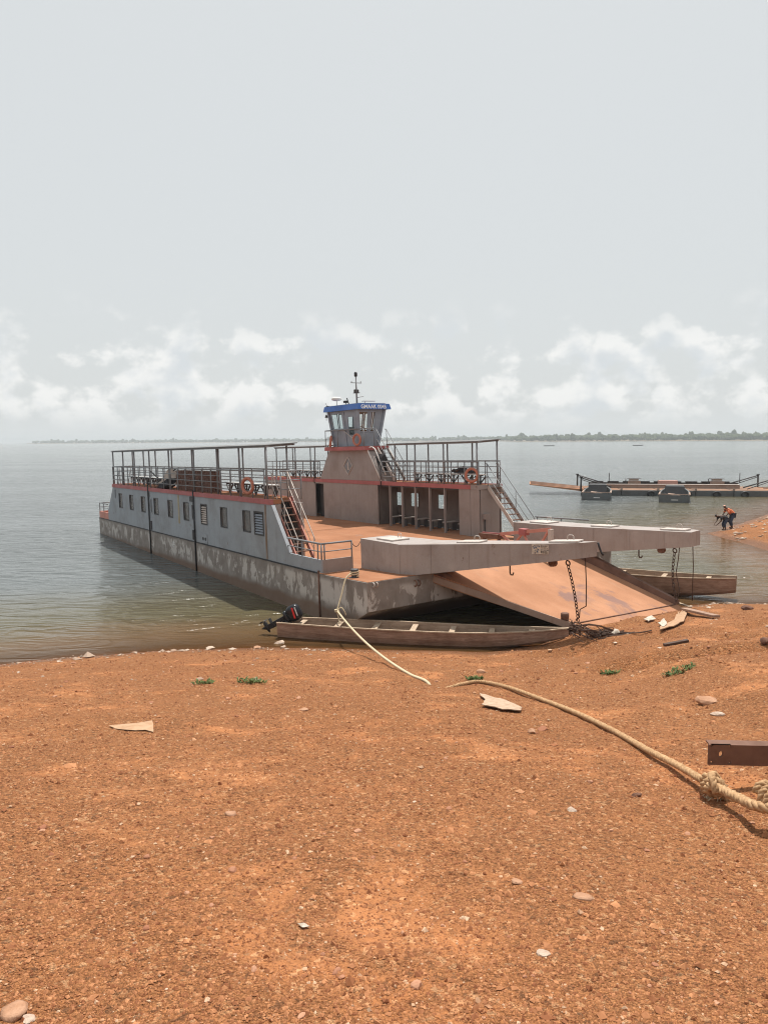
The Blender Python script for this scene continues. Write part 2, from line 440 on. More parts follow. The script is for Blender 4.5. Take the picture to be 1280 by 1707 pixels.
SY = [-30, 4, 11, 15.6, 19.0, 19.45, 19.86, 20.22, 20.4, 20.05, 19.8, 20.4, 22.4, 24.7, 25.5, 25.4, 27.5, 33, 40, 52, 90]
GUL = [[(7.3, 15.2), (8.6, 14.6), (9.6, 13.2), (11.5, 12.4)], [(4.6, 14.4), (6.0, 13.6), (7.4, 13.2), (8.8, 12.2), (10.4, 11.8)], [(4.0, 18.2), (5.3, 17.2), (7.5, 17.0), (10.5, 17.4)]]
def seg_dist(x, y, pts):
    d = np.full(np.shape(x), 1e9)
    for (ax, ay), (bx, by) in zip(pts[:-1], pts[1:]):
        vx, vy = bx - ax, by - ay
        t = np.clip(((x - ax) * vx + (y - ay) * vy) / (vx * vx + vy * vy), 0, 1)
        d = np.minimum(d, np.hypot(x - ax - t * vx, y - ay - t * vy))
    return d
def height(x, y):
    x = np.asarray(x, float); y = np.asarray(y, float)
    t = np.interp(x, SX, SY) + 0.45 * fbm(x * 0.35, y * 0.02 + 3, 3, 5) - y
    z = 0.2 * t
    z = np.where(t > 20, 4.0 + 2.2 * (1 - np.exp(-(t - 20) * 0.2 / 2.2)), z)
    z = np.where(t < 0, np.maximum(z, -3.2 + 0 * z), z)
    # low spit running out from the right
    wob = 0.9 * fbm(x * 0.5, y * 0.5, 3, 61)
    sp_ = np.minimum(x - 19.75 + wob, 0.65 * (45.0 + 1.18 * (x - 19.9) - y) + wob)
    sp_ = np.where(y > 30, 0.16 * sp_, -3); sp_ = np.minimum(sp_, 0.9 + 0.02 * sp_)
    z = np.maximum(z, np.maximum(sp_, -3.2))
    # relief: washed hollows, gullies, trampled unevenness
    land = np.clip((z + 0.1) / 0.5, 0, 1)
    z = z + land * (0.22 * fbm(x * 0.28, y * 0.28, 3, 21) + 0.09 * fbm(x * 1.1, y * 1.1, 3, 33) + 0.05 * fbm(x * 3.1, y * 3.1, 4, 41))
    g = 0
    for i, p in enumerate(GUL):
        d = seg_dist(x + 0.25 * fbm(x * 1.6, y * 1.6, 3, 50), y + 0.25 * fbm(x * 1.6 + 9, y * 1.6, 3, 51), p)
        g = g + (0.30, 0.34, 0.24)[i] * np.exp(-(d / (0.3 + 0.1 * i)) ** 4)
    lip = seg_dist(x, y, [(5.45, 20.0), (7.4, 21.15), (9.5, 22.5)])
    z = z + np.clip(0.13 + 0.22 * fbm(x * 2.3, y * 2.3, 3, 71), 0, 0.3) * np.exp(-(lip / 0.42) ** 2)
    return z - g
def hz(x, y): return float(height(np.array([x]), np.array([y]))[0])
def ray(px, py):
    return (Vector(cf) * 1233 + Vector(cr) * (px - 640) - Vector(cu) * (py - 853.5)).normalized()
def gp(px, py, lift=0.0):
    """where a line of sight of the survey photograph meets the terrain"""
    d = ray(px, py); t = np.linspace(1.5, 90, 6000)
    z = CAM_Z + d.z * t - height(d.x * t, d.y * t)
    i = int(np.argmax(z < 0)); tt = t[i]
    x, y = d.x * tt, d.y * tt
    return Vector((x, y, hz(x, y) + lift))

def lines(c0, first, grow, lo, hi):
    r = [c0]; s = first
    while r[-1] < hi: r.append(r[-1] + s); s *= grow
    l = [c0]; s = first
    while l[-1] > lo: l.append(l[-1] - s); s *= grow
    return np.array(sorted(set(l[1:] + r)))
def grid_mesh(name, xs, ys, zf):
    X, Y = np.meshgrid(xs, ys); Z = zf(X.ravel(), Y.ravel())
    co = np.stack([X.ravel(), Y.ravel(), Z], 1)
    nx, ny = len(xs), len(ys)
    i = np.arange((nx - 1) * (ny - 1)); a = (i // (nx - 1)) * nx + i % (nx - 1)
    fc = np.stack([a, a + 1, a + nx + 1, a + nx], 1)
    me = bpy.data.meshes.new(name)
    me.vertices.add(len(co)); me.vertices.foreach_set('co', co.ravel())
    me.loops.add(fc.size); me.loops.foreach_set('vertex_index', fc.ravel().astype(np.int32))
    me.polygons.add(len(fc)); me.polygons.foreach_set('loop_start', (np.arange(len(fc)) * 4).astype(np.int32)); 
    me.update(calc_edges=True); me.validate(); me.shade_smooth()
    return me, co

def ground_mat():
    k = NT('red_laterite_gravel')
    P = k.co()
    big = k.noise(P, 0.32, 5, 0.6); mid = k.noise(P, 1.7, 6, 0.62, 0.3); fine = k.noise(P, 9, 5, 0.65)
    c = k.mix(k.ramp(big, 0.35, 0.68), (0.348, 0.129, 0.045, 1), (0.425, 0.175, 0.068, 1))
    c = k.mix(k.ramp(mid, 0.4, 0.66, 0, 0.85), c, (0.285, 0.114, 0.043, 1))
    # bare dusty earth between the gravel
    bare = k.ramp(k.noise(k.co((1, 1, 1), (4, 9, 2)), 0.85, 7, 0.68, 0.6), 0.50, 0.66)
    # individual grains
    v1 = k.n('ShaderNodeTexVoronoi'); k.l(P, v1.inputs['Vector']); v1.inputs['Scale'].default_value = 75
    v2 = k.n('ShaderNodeTexVoronoi'); k.l(P, v2.inputs['Vector']); v2.inputs['Scale'].default_value = 34
    sep = k.n('ShaderNodeSeparateColor'); k.l(v1.outputs['Color'], sep.inputs[0])
    sep2 = k.n('ShaderNodeSeparateColor'); k.l(v2.outputs['Color'], sep2.inputs[0])
    gr = k.mix(k.ramp(sep.outputs[0], 0.0, 1.0, 0, 1, False), (0.201, 0.077, 0.030, 1), (0.555, 0.250, 0.106, 1))
    gf = k.math('MULTIPLY', k.math('SUBTRACT', 1.0, k.math('MULTIPLY', bare, 0.8)), 0.62)
    c = k.mix(gf, c, gr)
    c = k.mix(k.math('MULTIPLY', k.ramp(sep2.outputs[1], 0.86, 0.97), 0.55), c, (0.679, 0.392, 0.205, 1))
    c = k.mix(k.math('MULTIPLY', k.ramp(sep2.outputs[2], 0.84, 0.95), 0.6), c, (0.131, 0.063, 0.032, 1))
    c = k.mix(k.math('MULTIPLY', bare, 0.22), c, (0.486, 0.211, 0.088, 1))
    # wet band at the water's edge and the drowned bed
    g = k.n('ShaderNodeNewGeometry'); sz = k.n('ShaderNodeSeparateXYZ'); k.l(g.outputs['Position'], sz.inputs[0])
    zz = k.math('ADD', sz.outputs[2], k.math('MULTIPLY', fine, 0.10))
    wet = k.ramp(zz, 0.27, 0.09)
    c = k.mix(k.math('MULTIPLY', wet, 0.55), c, (0.131, 0.059, 0.028, 1))
    h = k.math('ADD', k.math('MULTIPLY', v1.outputs['Distance'], -1.0), k.math('MULTIPLY', v2.outputs['Distance'], -1.3))
    h = k.math('MULTIPLY', h, k.math('SUBTRACT', 1.0, k.math('MULTIPLY', bare, 0.75)))
    h = k.math('ADD', h, k.math('MULTIPLY', fine, 1.2))
    return k.fin(c, k.ramp(wet, 0, 1, 0.95, 0.45), k.bump(h, 1.0, 0.026), spec=0.2)
M['ground'] = ground_mat()
gx = lines(0.8, 0.05, 1.028, -300, 300); gy = lines(3.6, 0.045, 1.026, -90, 160)
gme, gco = grid_mesh('ground', gx, gy, height)
gme.materials.append(M['ground'])
ground = bpy.data.objects.new('ground', gme); COL.objects.link(ground); tag(ground, kind='structure')

# ------------------------------------------------------------------ lake
def water_mat():
    k = NT('lake_water')
    at = k.n('ShaderNodeAttribute'); at.attribute_name = 'murk'
    dp = k.n('ShaderNodeAttribute'); dp.attribute_name = 'bed_depth'
    d = dp.outputs['Fac']
    patch = k.noise(k.co((0.12, 0.2, 1)), 1.0, 4)
    dd = k.math('ADD', d, k.math('MULTIPLY', k.math('SUBTRACT', patch, 0.5), 0.9))
    c = k.mix(k.ramp(dd, 0.0, 1.0), (0.17, 0.095, 0.042, 1), (0.10, 0.085, 0.045, 1))
    c = k.mix(k.ramp(dd, 0.9, 2.6), c, (0.10, 0.112, 0.112, 1))
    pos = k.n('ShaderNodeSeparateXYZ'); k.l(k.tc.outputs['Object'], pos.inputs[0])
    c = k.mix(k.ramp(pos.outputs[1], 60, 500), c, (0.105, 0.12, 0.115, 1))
    n0 = k.noise(k.co((0.45, 1.3, 1)), 1.0, 2, 0.45, 0.9)
    n1 = k.math('SUBTRACT', 1.0, k.math('ABSOLUTE', k.math('MULTIPLY', k.math('SUBTRACT', n0, 0.5), 3.0)))
    n2 = k.noise(k.co((1.1, 3.0, 1), (3, 1, 0)), 2.0, 4, 0.6, 0.6)
    n3 = k.noise(k.co((0.10, 0.26, 1), (3, 1, 0)), 1.2, 3, 0.5, 0.3)
    h = k.math('ADD', n1, k.math('ADD', k.math('MULTIPLY', n2, 0.3), k.math('MULTIPLY', n3, 0.8)))
    gust = k.ramp(k.noise(k.co((0.02, 0.07, 1), (1, 5, 0)), 1, 4), 0.35, 0.65, 0.6, 1.25)
    amp = k.math('MULTIPLY', k.ramp(d, 0.05, 0.9, 0.3, 1.0), gust)
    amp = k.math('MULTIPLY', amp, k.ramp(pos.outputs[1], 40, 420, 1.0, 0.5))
    b = k.bump(k.math('MULTIPLY', h, amp), 1.0, 0.16)
    k.fin(c, 0.11, b, spec=0.5)
    k.b.inputs['IOR'].default_value = 1.333
    tr = k.n('ShaderNodeBsdfTransparent'); tr.inputs[0].default_value = (0.72, 0.62, 0.45, 1)
    fr = k.n('ShaderNodeFresnel'); fr.inputs[0].default_value = 1.333; k.l(b, fr.inputs['Normal'])
    f = k.math('MULTIPLY', k.math('SUBTRACT', 1.0, at.outputs['Fac']), k.math('SUBTRACT', 1.0, fr.outputs[0], True), True)
    mx = k.n('ShaderNodeMixShader'); k.l(f, mx.inputs[0]); k.l(k.b.outputs[0], mx.inputs[1]); k.l(tr.outputs[0], mx.inputs[2])
    k.l(mx.outputs[0], k.out.inputs[0])
    return k.m
M['water'] = water_mat()
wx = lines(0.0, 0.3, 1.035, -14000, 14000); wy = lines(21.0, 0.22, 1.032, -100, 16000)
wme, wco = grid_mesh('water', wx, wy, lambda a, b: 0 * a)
dep = np.where(wco[:, 1] < 150, -height(wco[:, 0], np.minimum(wco[:, 1], 150)), 5)
murk = 1 - np.exp(-np.clip(dep, 0, 6) * 3.2)
att = wme.attributes.new('murk', 'FLOAT', 'POINT'); att.data.foreach_set('value', murk.astype(np.float32))
att = wme.attributes.new('bed_depth', 'FLOAT', 'POINT'); att.data.foreach_set('value', np.clip(dep, 0, 5).astype(np.float32))
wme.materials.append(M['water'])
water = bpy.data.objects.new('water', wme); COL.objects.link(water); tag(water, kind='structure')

# ------------------------------------------------------------------ far shore and its wood
M['shore'] = simple('far_shore_earth', (0.16, 0.14, 0.09, 1), (0.26, 0.20, 0.14, 1), 0.02, 0.95)
def far_mat():
    k = NT('far_wood_foliage')
    at = k.n('ShaderNodeAttribute'); at.attribute_name = 'rnd'
    n = k.noise(k.co(), 0.25, 4)
    c = k.mix(at.outputs['Fac'], (0.035, 0.055, 0.022, 1), (0.085, 0.105, 0.04, 1))
    c = k.mix(k.ramp(n, 0.4, 0.7, 0, 0.5), c, (0.04, 0.055, 0.025, 1))
    return k.fin(c, 0.9, spec=0.1)
M['wood_far'] = far_mat()
AZD = [(-34, 4600), (-25.6, 4300), (-25, 3500), (-18, 3300), (-8, 3000), (0, 2700), (8, 2350), (10, 1750), (17, 1600), (24, 1500), (34, 1450), (45, 1400)]
def shore_d(a): return np.interp(a, [p[0] for p in AZD], [p[1] for p in AZD]) * (1 + 0.02 * fbm(np.asarray(a) * 1.7, 0 * np.asarray(a), 4, 3))
sh = MB(); az_ = np.linspace(-25.6, 45, 220)
for i, a in enumerate(az_):
    d = float(shore_d(a)); s_, c_ = math.sin(R_(a)), math.cos(R_(a))
    rise = 3.5 + 3 * float(fbm(np.array([a * 0.5]), np.array([2.0]), 3, 8)) + (3.5 if a > 9 else 0)
    sh.v += [(s_ * d, c_ * d, -1.0), (s_ * (d + 4), c_ * (d + 4), 0.8), (s_ * (d + 60), c_ * (d + 60), 1.8), (s_ * (d + 380), c_ * (d + 380), max(rise, 2)), (s_ * (d + 900), c_ * (d + 900), -2.0)]
    if i:
        b = i * 5
        sh.f += [(b - 5 + j, b + j, b + j + 1, b - 4 + j) for j in range(4)]
o = sh.build('far_shore', M['shore'], smooth=True); tag(o, kind='structure')
# trees: lumpy crowns, one mass that nobody could count
ico = []
def ico_sphere():
    import bmesh
    bm = bmesh.new(); bmesh.ops.create_icosphere(bm, subdivisions=2, radius=1)
    vs_ = np.array([v.co[:] for v in bm.verts]); fs = np.array([[v.index for v in f.verts] for f in bm.faces]); bm.free(); return vs_, fs
IV, IF = ico_sphere()
vv, ff, rr = [], [], []; nb = 0
for i in range(2600):
    a = rng.uniform(-25.2, 34); d = float(shore_d(a)); dd = d + 20 + 330 * rng.random() ** 1.6
    near = a > 8.5
    if not near and rng.random() < 0.25: continue
    h = rng.uniform(4.5, 9.5) * (1.15 if near else 1.25); w = h * rng.uniform(0.55, 0.95)
    if rng.random() < 0.06: h *= 1.6
    zb = 1.5 + (dd - d - 60) / 320 * (5.5 if near else 2.5) if dd > d + 60 else 1.2
    s_, c_ = math.sin(R_(a)), math.cos(R_(a))
    for q in range(3):
        jit = 1 + 0.34 * (rng.random(len(IV)) - 0.5)
        ox, oy, oz = rng.normal(0, w * 0.3), rng.normal(0, w * 0.3), rng.uniform(0.35, 0.75) * h
        p = IV * jit[:, None] * np.array([w * 0.55, w * 0.55, h * 0.38]) + np.array([s_ * dd + ox, c_ * dd + oy, zb + oz])
        vv.append(p); ff.append(IF + nb); nb += len(IV); rr.append(np.full(len(IV), rng.random()))
vv = np.concatenate(vv); ff = np.concatenate(ff); rr = np.concatenate(rr)
def tri_mesh(name, co, fc):
    me = bpy.data.meshes.new(name)
    me.vertices.add(len(co)); me.vertices.foreach_set('co', co.astype(np.float32).ravel())
    me.loops.add(fc.size); me.loops.foreach_set('vertex_index', fc.ravel().astype(np.int32))
    me.polygons.add(len(fc)); me.polygons.foreach_set('loop_start', (np.arange(len(fc)) * fc.shape[1]).astype(np.int32))
    me.update(calc_edges=True); me.validate(); me.shade_flat()
    return me
fme = tri_mesh('far_wood', vv, ff)
fme.attributes.new('rnd', 'FLOAT', 'POINT').data.foreach_set('value', rr.astype(np.float32))
fme.materials.append(M['wood_far'])
o = bpy.data.objects.new('far_wood', fme); COL.objects.link(o)
tag(o, 'hazy belt of green trees along the far shore of the lake', 'trees', kind='stuff')
#PART2
# ================================================================== the ferry
FX = (0.56666747, -0.82374402, 0.01826915); FY = (0.82372792, 0.56688861, 0.01047004); FZ = (-0.01898120, 0.00911578, 0.99977828)
FO = (-2.11242, 23.65001, 1.48876)
FM = Matrix(((FX[0], FY[0], FZ[0], FO[0]), (FX[1], FY[1], FZ[1], FO[1]), (FX[2], FY[2], FZ[2], FO[2]), (0, 0, 0, 1)))
def fw(x, y, z): return FM @ Vector((x, y, z))
FMI = FM.inverted()
ferry = empty('car_ferry', mat=FM)
tag(ferry, 'grey steel car ferry with red deck bands and blue-roofed wheelhouse, ramp down on the beach', 'ferry')
W = 11.3; HW = 1.35; YP = W - HW      # beam, side-house width, inner face of the far house
XB, XS = 2.84, -28.3

# --- hull pontoons
def hull_sec(x0, x1, bow=False):
    m = MB()
    if bow:
        pr = [(x0, 0.0), (x1, 0.10), (x1, -0.77), (x1 - 0.95, -1.29), (x1 - 2.2, -1.95), (x0, -2.0)]
    else:
        pr = [(x0, 0.0), (x1, 0.0), (x1, -2.0), (x0, -2.0)]
    m.prism(pr, 'y', 0, W if not bow else W - 0.35)
    return m.build('hull_section', M['hull'], ferry)
hs = [hull_sec(XS, -17.73), hull_sec(-17.66, -11.16), hull_sec(-11.09, -0.035), hull_sec(0.035, XB, True)]
for h, (a, b) in zip(hs, [(XS, -17.73), (-17.66, -11.16), (-11.09, -0.035), (0.035, XB)]):
    if a > 0:
        MB().hexa([(a, 0.04, 0.004), (b - 0.03, 0.04, 0.104), (b - 0.03, W - 0.4, 0.104), (a, W - 0.4, 0.004), (a, 0.04, 0.014), (b - 0.03, 0.04, 0.113), (b - 0.03, W - 0.4, 0.113), (a, W - 0.4, 0.014)]).build('deck_plate', M['deck'], h)
    else:
        MB().box(a, b, 0.06, W - 0.06, 0.002, 0.012).build('deck_plate', M['deck'], h)
# rub strips along the deck edge, black also drawing its thin shadow line; seam pipes
for a, b in ((-28.28, -17.74), (-17.64, -11.18), (-11.07, -0.06)):
    MB().box(a, b, -0.022, 0.05, 0.014, 0.05).build('rub_strip', M['black'], ferry)
    MB().box(a, b, W - 0.05, W + 0.022, 0.014, 0.05).build('rub_strip', M['black'], ferry)
for x in (-17.695, -11.125):
    MB().tube((x, -0.03, 2.75 if x < -15 else 2.35), (x, -0.03, -1.5), 0.035).build('seam_pipe', M['black'], ferry, True)
MB().tube((0, -0.02, 0.12), (0, -0.02, -1.6), 0.03).build('seam_pipe', M['steel'], ferry, True)
# load mark: ring with a bar
mk = MB().torus((-14.15, -0.006, -0.36), (0, 1, 0), 0.13, 0.018, 20, 4)
mk.box(-14.36, -13.94, -0.018, -0.004, -0.375, -0.345); mk.box(-14.165, -14.135, -0.0165, -0.004, -0.20, -0.52)
mk.build('load_line_mark', M['white'], ferry)

# --- near side house (windows toward us)
WINS = [-23.12, -20.95, -18.77, -16.6, -14.42, -12.22, -7.8, -5.56]
NARROW = [(-17.38, 0.22, 0.97, 1.70), (-11.40, 0.22, 0.99, 1.70), (-24.2, 0.24, 1.43, 1.95)]
VENTS = [(-10.0, 0.68), (-4.45, 0.76)]
def side_house(y0, y1, outer, mat, wins):
    pass
holes = [(x - 0.33, x + 0.33, 0.95, 1.74) for x in WINS] + [(x - w / 2, x + w / 2, a, b) for x, w, a, b in NARROW] + [(x - w / 2, x + w / 2, 0.92, 1.76) for x, w in VENTS]
for a, b in ((-24.7, -17.72), (-17.67, -11.15), (-11.10, -3.38)):
    m = MB().wall(a, b, 0.05, 2.08, [h for h in holes if a < h[0] < b], 0.02, 0.10)
    if a < -24:
        m.prism([(-24.7, 0.05), (-24.7, 2.08), (-26.05, 0.62), (-26.05, 0.05)], 'y', 0.02, 0.10)
    if b > -4:
        m.prism([(-3.38, 0.05), (-3.38, 2.08), (-2.10, 0.47), (-2.10, 0.05)], 'y', 0.02, 0.10)
        m.prism([(-3.38, 2.08), (-3.30, 2.08), (-2.04, 0.49), (-2.10, 0.47)], 'y', 0.0, 0.13)
    m.build('side_wall', M['side_grey'], ferry)
for x in WINS:
    f = MB().wall(x - 0.36, x + 0.36, 0.92, 1.77, [(x - 0.325, x + 0.325, 0.955, 1.735)], 0.008, 0.05).build('window', M['dark'], ferry)
    MB().box(x - 0.32, x + 0.32, 0.062, 0.07, 0.96, 1.73).build('pane', M['pane'], f)
for x, w, a, b in NARROW:
    f = MB().wall(x - w / 2 - 0.02, x + w / 2 + 0.02, a - 0.02, b + 0.02, [(x - w / 2 + 0.02, x + w / 2 - 0.02, a + 0.03, b - 0.03)], 0.008, 0.05).build('window', M['side_grey'], ferry)
    MB().box(x - w / 2 + 0.002, x + w / 2 - 0.002, 0.062, 0.07, a + 0.002, b - 0.002).build('pane', M['pane'], f)
for x, w in VENTS:
    f = MB().wall(x - w / 2 - 0.03, x + w / 2 + 0.03, 0.89, 1.79, [(x - w / 2 + 0.03, x + w / 2 - 0.03, 0.95, 1.73)], 0.0, 0.06).build('louvre_vent', M['dark'], ferry)
    for i in range(8):
        z = 0.985 + i * 0.095
        MB().hexa([(x - w / 2 + 0.03, 0.012, z - 0.035), (x + w / 2 - 0.03, 0.012, z - 0.035), (x + w / 2 - 0.03, 0.06, z + 0.012), (x - w / 2 + 0.03, 0.06, z + 0.012),
                   (x - w / 2 + 0.03, 0.012, z - 0.02), (x + w / 2 - 0.03, 0.012, z - 0.02), (x + w / 2 - 0.03, 0.06, z + 0.027), (x - w / 2 + 0.03, 0.06, z + 0.027)]).build('slat', M['pale_rail'] if x < -8 else M['wheel_grey'], f)
    MB().box(x - w / 2 - 0.02, x + w / 2 + 0.02, 0.105, 0.12, 0.9, 1.78).build('backing', M['black'], f)
# bulwarks fore and aft, end plates, inner wall, roof
MB().box(-2.10, 0.14, 0.02, 0.075, 0.05, 0.47).build('bulwark', M['side_grey'], ferry)
MB().box(0.085, 0.14, 0.077, 1.22, 0.03, 0.47).build('bulwark', M['taupe'], ferry)
MB().box(-28.26, -26.055, 0.02, 0.08, 0.05, 0.46).build('bulwark', M['pink'], ferry)
MB().box(-28.26, -28.2, 0.082, 1.3, 0.05, 0.46).build('bulwark', M['pink'], ferry)
MB().box(-24.6, -3.42, HW - 0.08, HW, 0.014, 2.08).build('inner_wall', M['taupe'], ferry)
MB().box(-3.45, -3.39, 0.102, 0.42, 0.014, 2.08).build('end_wall', M['taupe'], ferry)
MB().box(-4.25, -4.19, 0.42, HW - 0.082, 0.014, 2.08).build('end_wall', M['dark'], ferry)
MB().box(-24.69, -24.63, 0.102, HW - 0.082, 0.014, 2.08).build('end_wall', M['taupe'], ferry)
m = MB().box(-24.7, -4.28, 0.105, HW - 0.03, 2.10, 2.25); m.box(-4.28, -3.40, 0.105, 0.44, 2.10, 2.25)
up1 = m.build('upper_deck', M['deck'], ferry)
m = MB().box(-24.74, -3.34, -0.015, 0.10, 2.085, 2.27); m.box(-24.74, -4.2, HW - 0.028, HW + 0.02, 2.085, 2.27); m.box(-24.76, -24.70, 0.102, HW - 0.03, 2.085, 2.27)
m.build('red_deck_band', M['red'], ferry)
# fittings on the near side
for x0, x1, z0, z1 in ((-17.60, -17.42, 0.10, 0.55), (-11.43, -11.28, 0.12, 0.56), (-11.62, -11.2, 1.83, 2.05), (-17.84, -17.6, 1.80, 2.02)):
    bevel(MB().box(x0, x1, -0.035, 0.02, z0, z1).build('fitting_box', M['dark'], ferry), 0.012)
ap = MB().box(-10.3, -9.72, -0.012, 0.018, 0.08, 0.48).build('access_plate', M['side_grey'], ferry)
for x in (-10.16, -9.88):
    MB().lathe((0, 0, 0), [(0.075, 0), (0.075, 0.014)], 14).build('plate_hole', M['black'], ap).matrix_local = Matrix.Translation((x, -0.010, 0.27)) @ Matrix.Rotation(R_(90), 4, 'X')
MB().box(-13.31, -13.12, 0.008, 0.0195, 0.72, 2.05).build('paint_run', simple('old_yellow_run', (0.33, 0.27, 0.17, 1), (0.37, 0.33, 0.25, 1), 3), ferry)
MB().box(-3.92, -3.80, 0.006, 0.0195, 0.06, 2.05).build('paint_run', simple('rust_run', (0.20, 0.13, 0.085, 1), (0.27, 0.22, 0.19, 1), 2.5), ferry)

# --- railings
def railing(pts, h, posts, mids=2, mat=None, r=0.034, pr=0.028, parent=None, name='railing'):
    """pts: base polyline at deck level; posts: positions 0..1 given as points"""
    mat = mat or M['rail']
    m = MB()
    up = Vector((0, 0, 1))
    for a, b in zip(pts[:-1], pts[1:]):
        a, b = Vector(a), Vector(b)
        m.tube(a + up * h, b + up * h, r, 6)
        for k in range(mids):
            zz = h * (k + 1) / (mids + 1)
            m.tube(a + up * zz, b + up * zz, r * 0.55, 5)
    rl = m.build(name, mat, parent or ferry, True)
    for p in posts:
        p = Vector(p)
        MB().tube(p, p + up * (h - 0.01), pr, 6).build('post', mat, rl, True)
    return rl
def along(a, b, n):
    a, b = Vector(a), Vector(b)
    return [a.lerp(b, i / n) for i in range(n + 1)]
ZU = 2.252
railing([(-24.66, 0.06, 2.27), (-3.95, 0.06, 2.27)], 1.02, along((-24.66, 0.06, 2.27), (-3.95, 0.06, 2.27), 20), 3)
railing([(-24.66, HW - 0.02, 2.27), (-4.4, HW - 0.02, 2.27)], 1.02, along((-24.66, HW - 0.02, 2.27), (-4.4, HW - 0.02, 2.27), 18), 3)
railing([(-24.66, 0.06, 2.27), (-24.66, HW - 0.02, 2.27)], 1.02, [(-24.66, 0.6, 2.27)], 3)
railing([(-3.5, 0.5, 2.27), (-3.5, HW, 2.27)], 1.0, [(-3.5, 0.5, 2.2), (-3.5, HW - 0.02, 2.2)], 2)
# bow bulwark rail
railing([(-2.25, 0.05, 0.47), (0.11, 0.05, 0.47), (0.11, 1.2, 0.47)], 0.52, [(-1.2, 0.05, 0.47), (-0.12, 0.05, 0.47), (0.11, 0.05, 0.47), (0.11, 0.16, 0.47), (0.11, 1.2, 0.47)], 1)
railing([(-26.2, 0.05, 0.46), (-28.2, 0.05, 0.46), (-28.2, 1.2, 0.46)], 0.52, [(-27.2, 0.05, 0.46), (-28.2, 0.05, 0.46), (-28.2, 1.2, 0.46)], 1)
# chain across the gangway
pts = [Vector((0.11, 1.2, 0.95)).lerp(Vector((0.0, 1.62, 0.92)), t / 10) - Vector((0, 0, 0.16 * (1 - (2 * t / 10 - 1) ** 2))) for t in range(11)]
MB().path(pts, 0.012, 5).build('gangway_chain', M['chain'], ferry, True)

# --- awnings and benches
def awning(x0, x1, y0, y1, z0, z1, fposts, bposts, zb=2.25):
    m = MB()
    m.hexa([(x0, y0 - 0.08, z0), (x1, y0 - 0.08, z0), (x1 + 0.02, y1 + 0.12, z1), (x0, y1 + 0.12, z1), (x0, y0 - 0.08, z0 + 0.035), (x1, y0 - 0.08, z0 + 0.035), (x1 + 0.02, y1 + 0.12, z1 + 0.035), (x0, y1 + 0.12, z1 + 0.035)])
    a = m.build('awning', M['awning'], ferry)
    f = MB()
    f.beam((x0, y0, z0 - 0.03), (x1, y0, z0 - 0.03), 0.05, 0.06); f.beam((x0, y1, z1 - 0.04), (x1, y1, z1 - 0.04), 0.05, 0.06)
    f.build('frame', M['rail'], a)
    for x in sorted(set(fposts)):
        MB().beam((x, y0, z0 - 0.04), (x, y1, z1 - 0.05), 0.035, 0.035).build('rafter', M['rail'], a)
    for x in fposts:
        MB().tube((x, y0, zb), (x, y0, z0 - 0.02), 0.04, 6).build('awning_post', M['rail'], ferry, True)
    for x in bposts:
        MB().tube((x, y1, zb), (x, y1, z1 - 0.02), 0.04, 6).build('awning_post', M['rail'], ferry, True)
FP = [-24.87 + 0.12, -22.64, -20.43, -17.76, -14.68, -11.3, -8.58, -6.31, -3.88]
BP = [-24.7, -22.5, -20.3, -17.6, -14.6, -11.2, -8.51, -6.3, -4.45]
awning(-24.87, -3.82, 0.14, HW - 0.08, 4.20, 4.27, FP, BP)
def benches(x0, x1, y, zb, n, par, side=1):
    s = MB().box(x0, x1, y - 0.17, y + 0.17, zb + 0.42, zb + 0.46).build('bench', M['white'], ferry)
    for i in range(n + 1):
        x = x0 + 0.15 + (x1 - x0 - 0.3) * i / n
        m = MB(); m.box(x - 0.025, x + 0.025, y - 0.15, y + 0.15, zb + 0.36, zb + 0.418)
        m.box(x - 0.022, x + 0.022, y - 0.03, y + 0.03, zb, zb + 0.36)
        m.beam((x - 0.36, y, zb + 0.37), (x, y, zb + 0.04), 0.05, 0.045); m.beam((x + 0.36, y, zb + 0.37), (x, y, zb + 0.04), 0.05, 0.045)
        m.build('trestle', M['dark'], s)
benches(-24.0, -17.9, HW - 0.32, ZU, 6, None)
benches(-9.6, -4.9, HW - 0.32, ZU, 5, None)

# --- stairs
def stairs(xt, zt, xb, zb, y0, y1, n, smat, tmat, hmat, hand=0.95, both=True, tall=None):
    s = MB()
    d = Vector((xb - xt, 0, zb - zt))
    root = None
    for i, y in enumerate((y0, y1)):
        o_ = MB().beam((xt, y, zt - 0.06), (xb, y, zb + 0.03), 0.045, 0.17, (0, 0, 1)).build('stair_stringer', smat, ferry)
        root = root or o_
        h = MB()
        up = Vector((0, 0, hand))
        a, b = Vector((xt - 0.05, y, zt)) + up, Vector((xb, y, zb)) + up * 0.92
        h.path([a - Vector((0.12, 0, 0.0)), a, b, b - Vector((-0.06, 0, 0.12))], 0.022, 6)
        m1, m2 = a.lerp(b, 0.0) - up * 0.5, b - up * 0.5
        h.tube(m1, m2, 0.013, 5)
        h.tube(Vector((xt, y, zt - 0.05)), a, 0.02, 6); h.tube(Vector((xb - 0.04, y, zb + 0.03)), b, 0.02, 6)
        mm = (a + b) / 2; h.tube(mm - up * 1.0, mm, 0.018, 6)
        h.build('handrail', hmat, o_, True)
    for k in range(n):
        t = (k + 0.5) / n
        x, z = xt + (xb - xt) * t, zt + (zb - zt) * t
        MB().box(x - 0.10, x + 0.10, y0 + 0.024, y1 - 0.024, z - 0.015, z + 0.015).build('tread', tmat, root)
    return root
stairs(-4.18, 2.25, -2.35, 0.03, 0.50, 1.16, 9, M['pink'], M['steel'], M['pale_rail'])
stairs(-24.76, 2.25, -26.4, 0.03, 0.50, 1.16, 9, M['pink'], M['steel'], M['rail'])
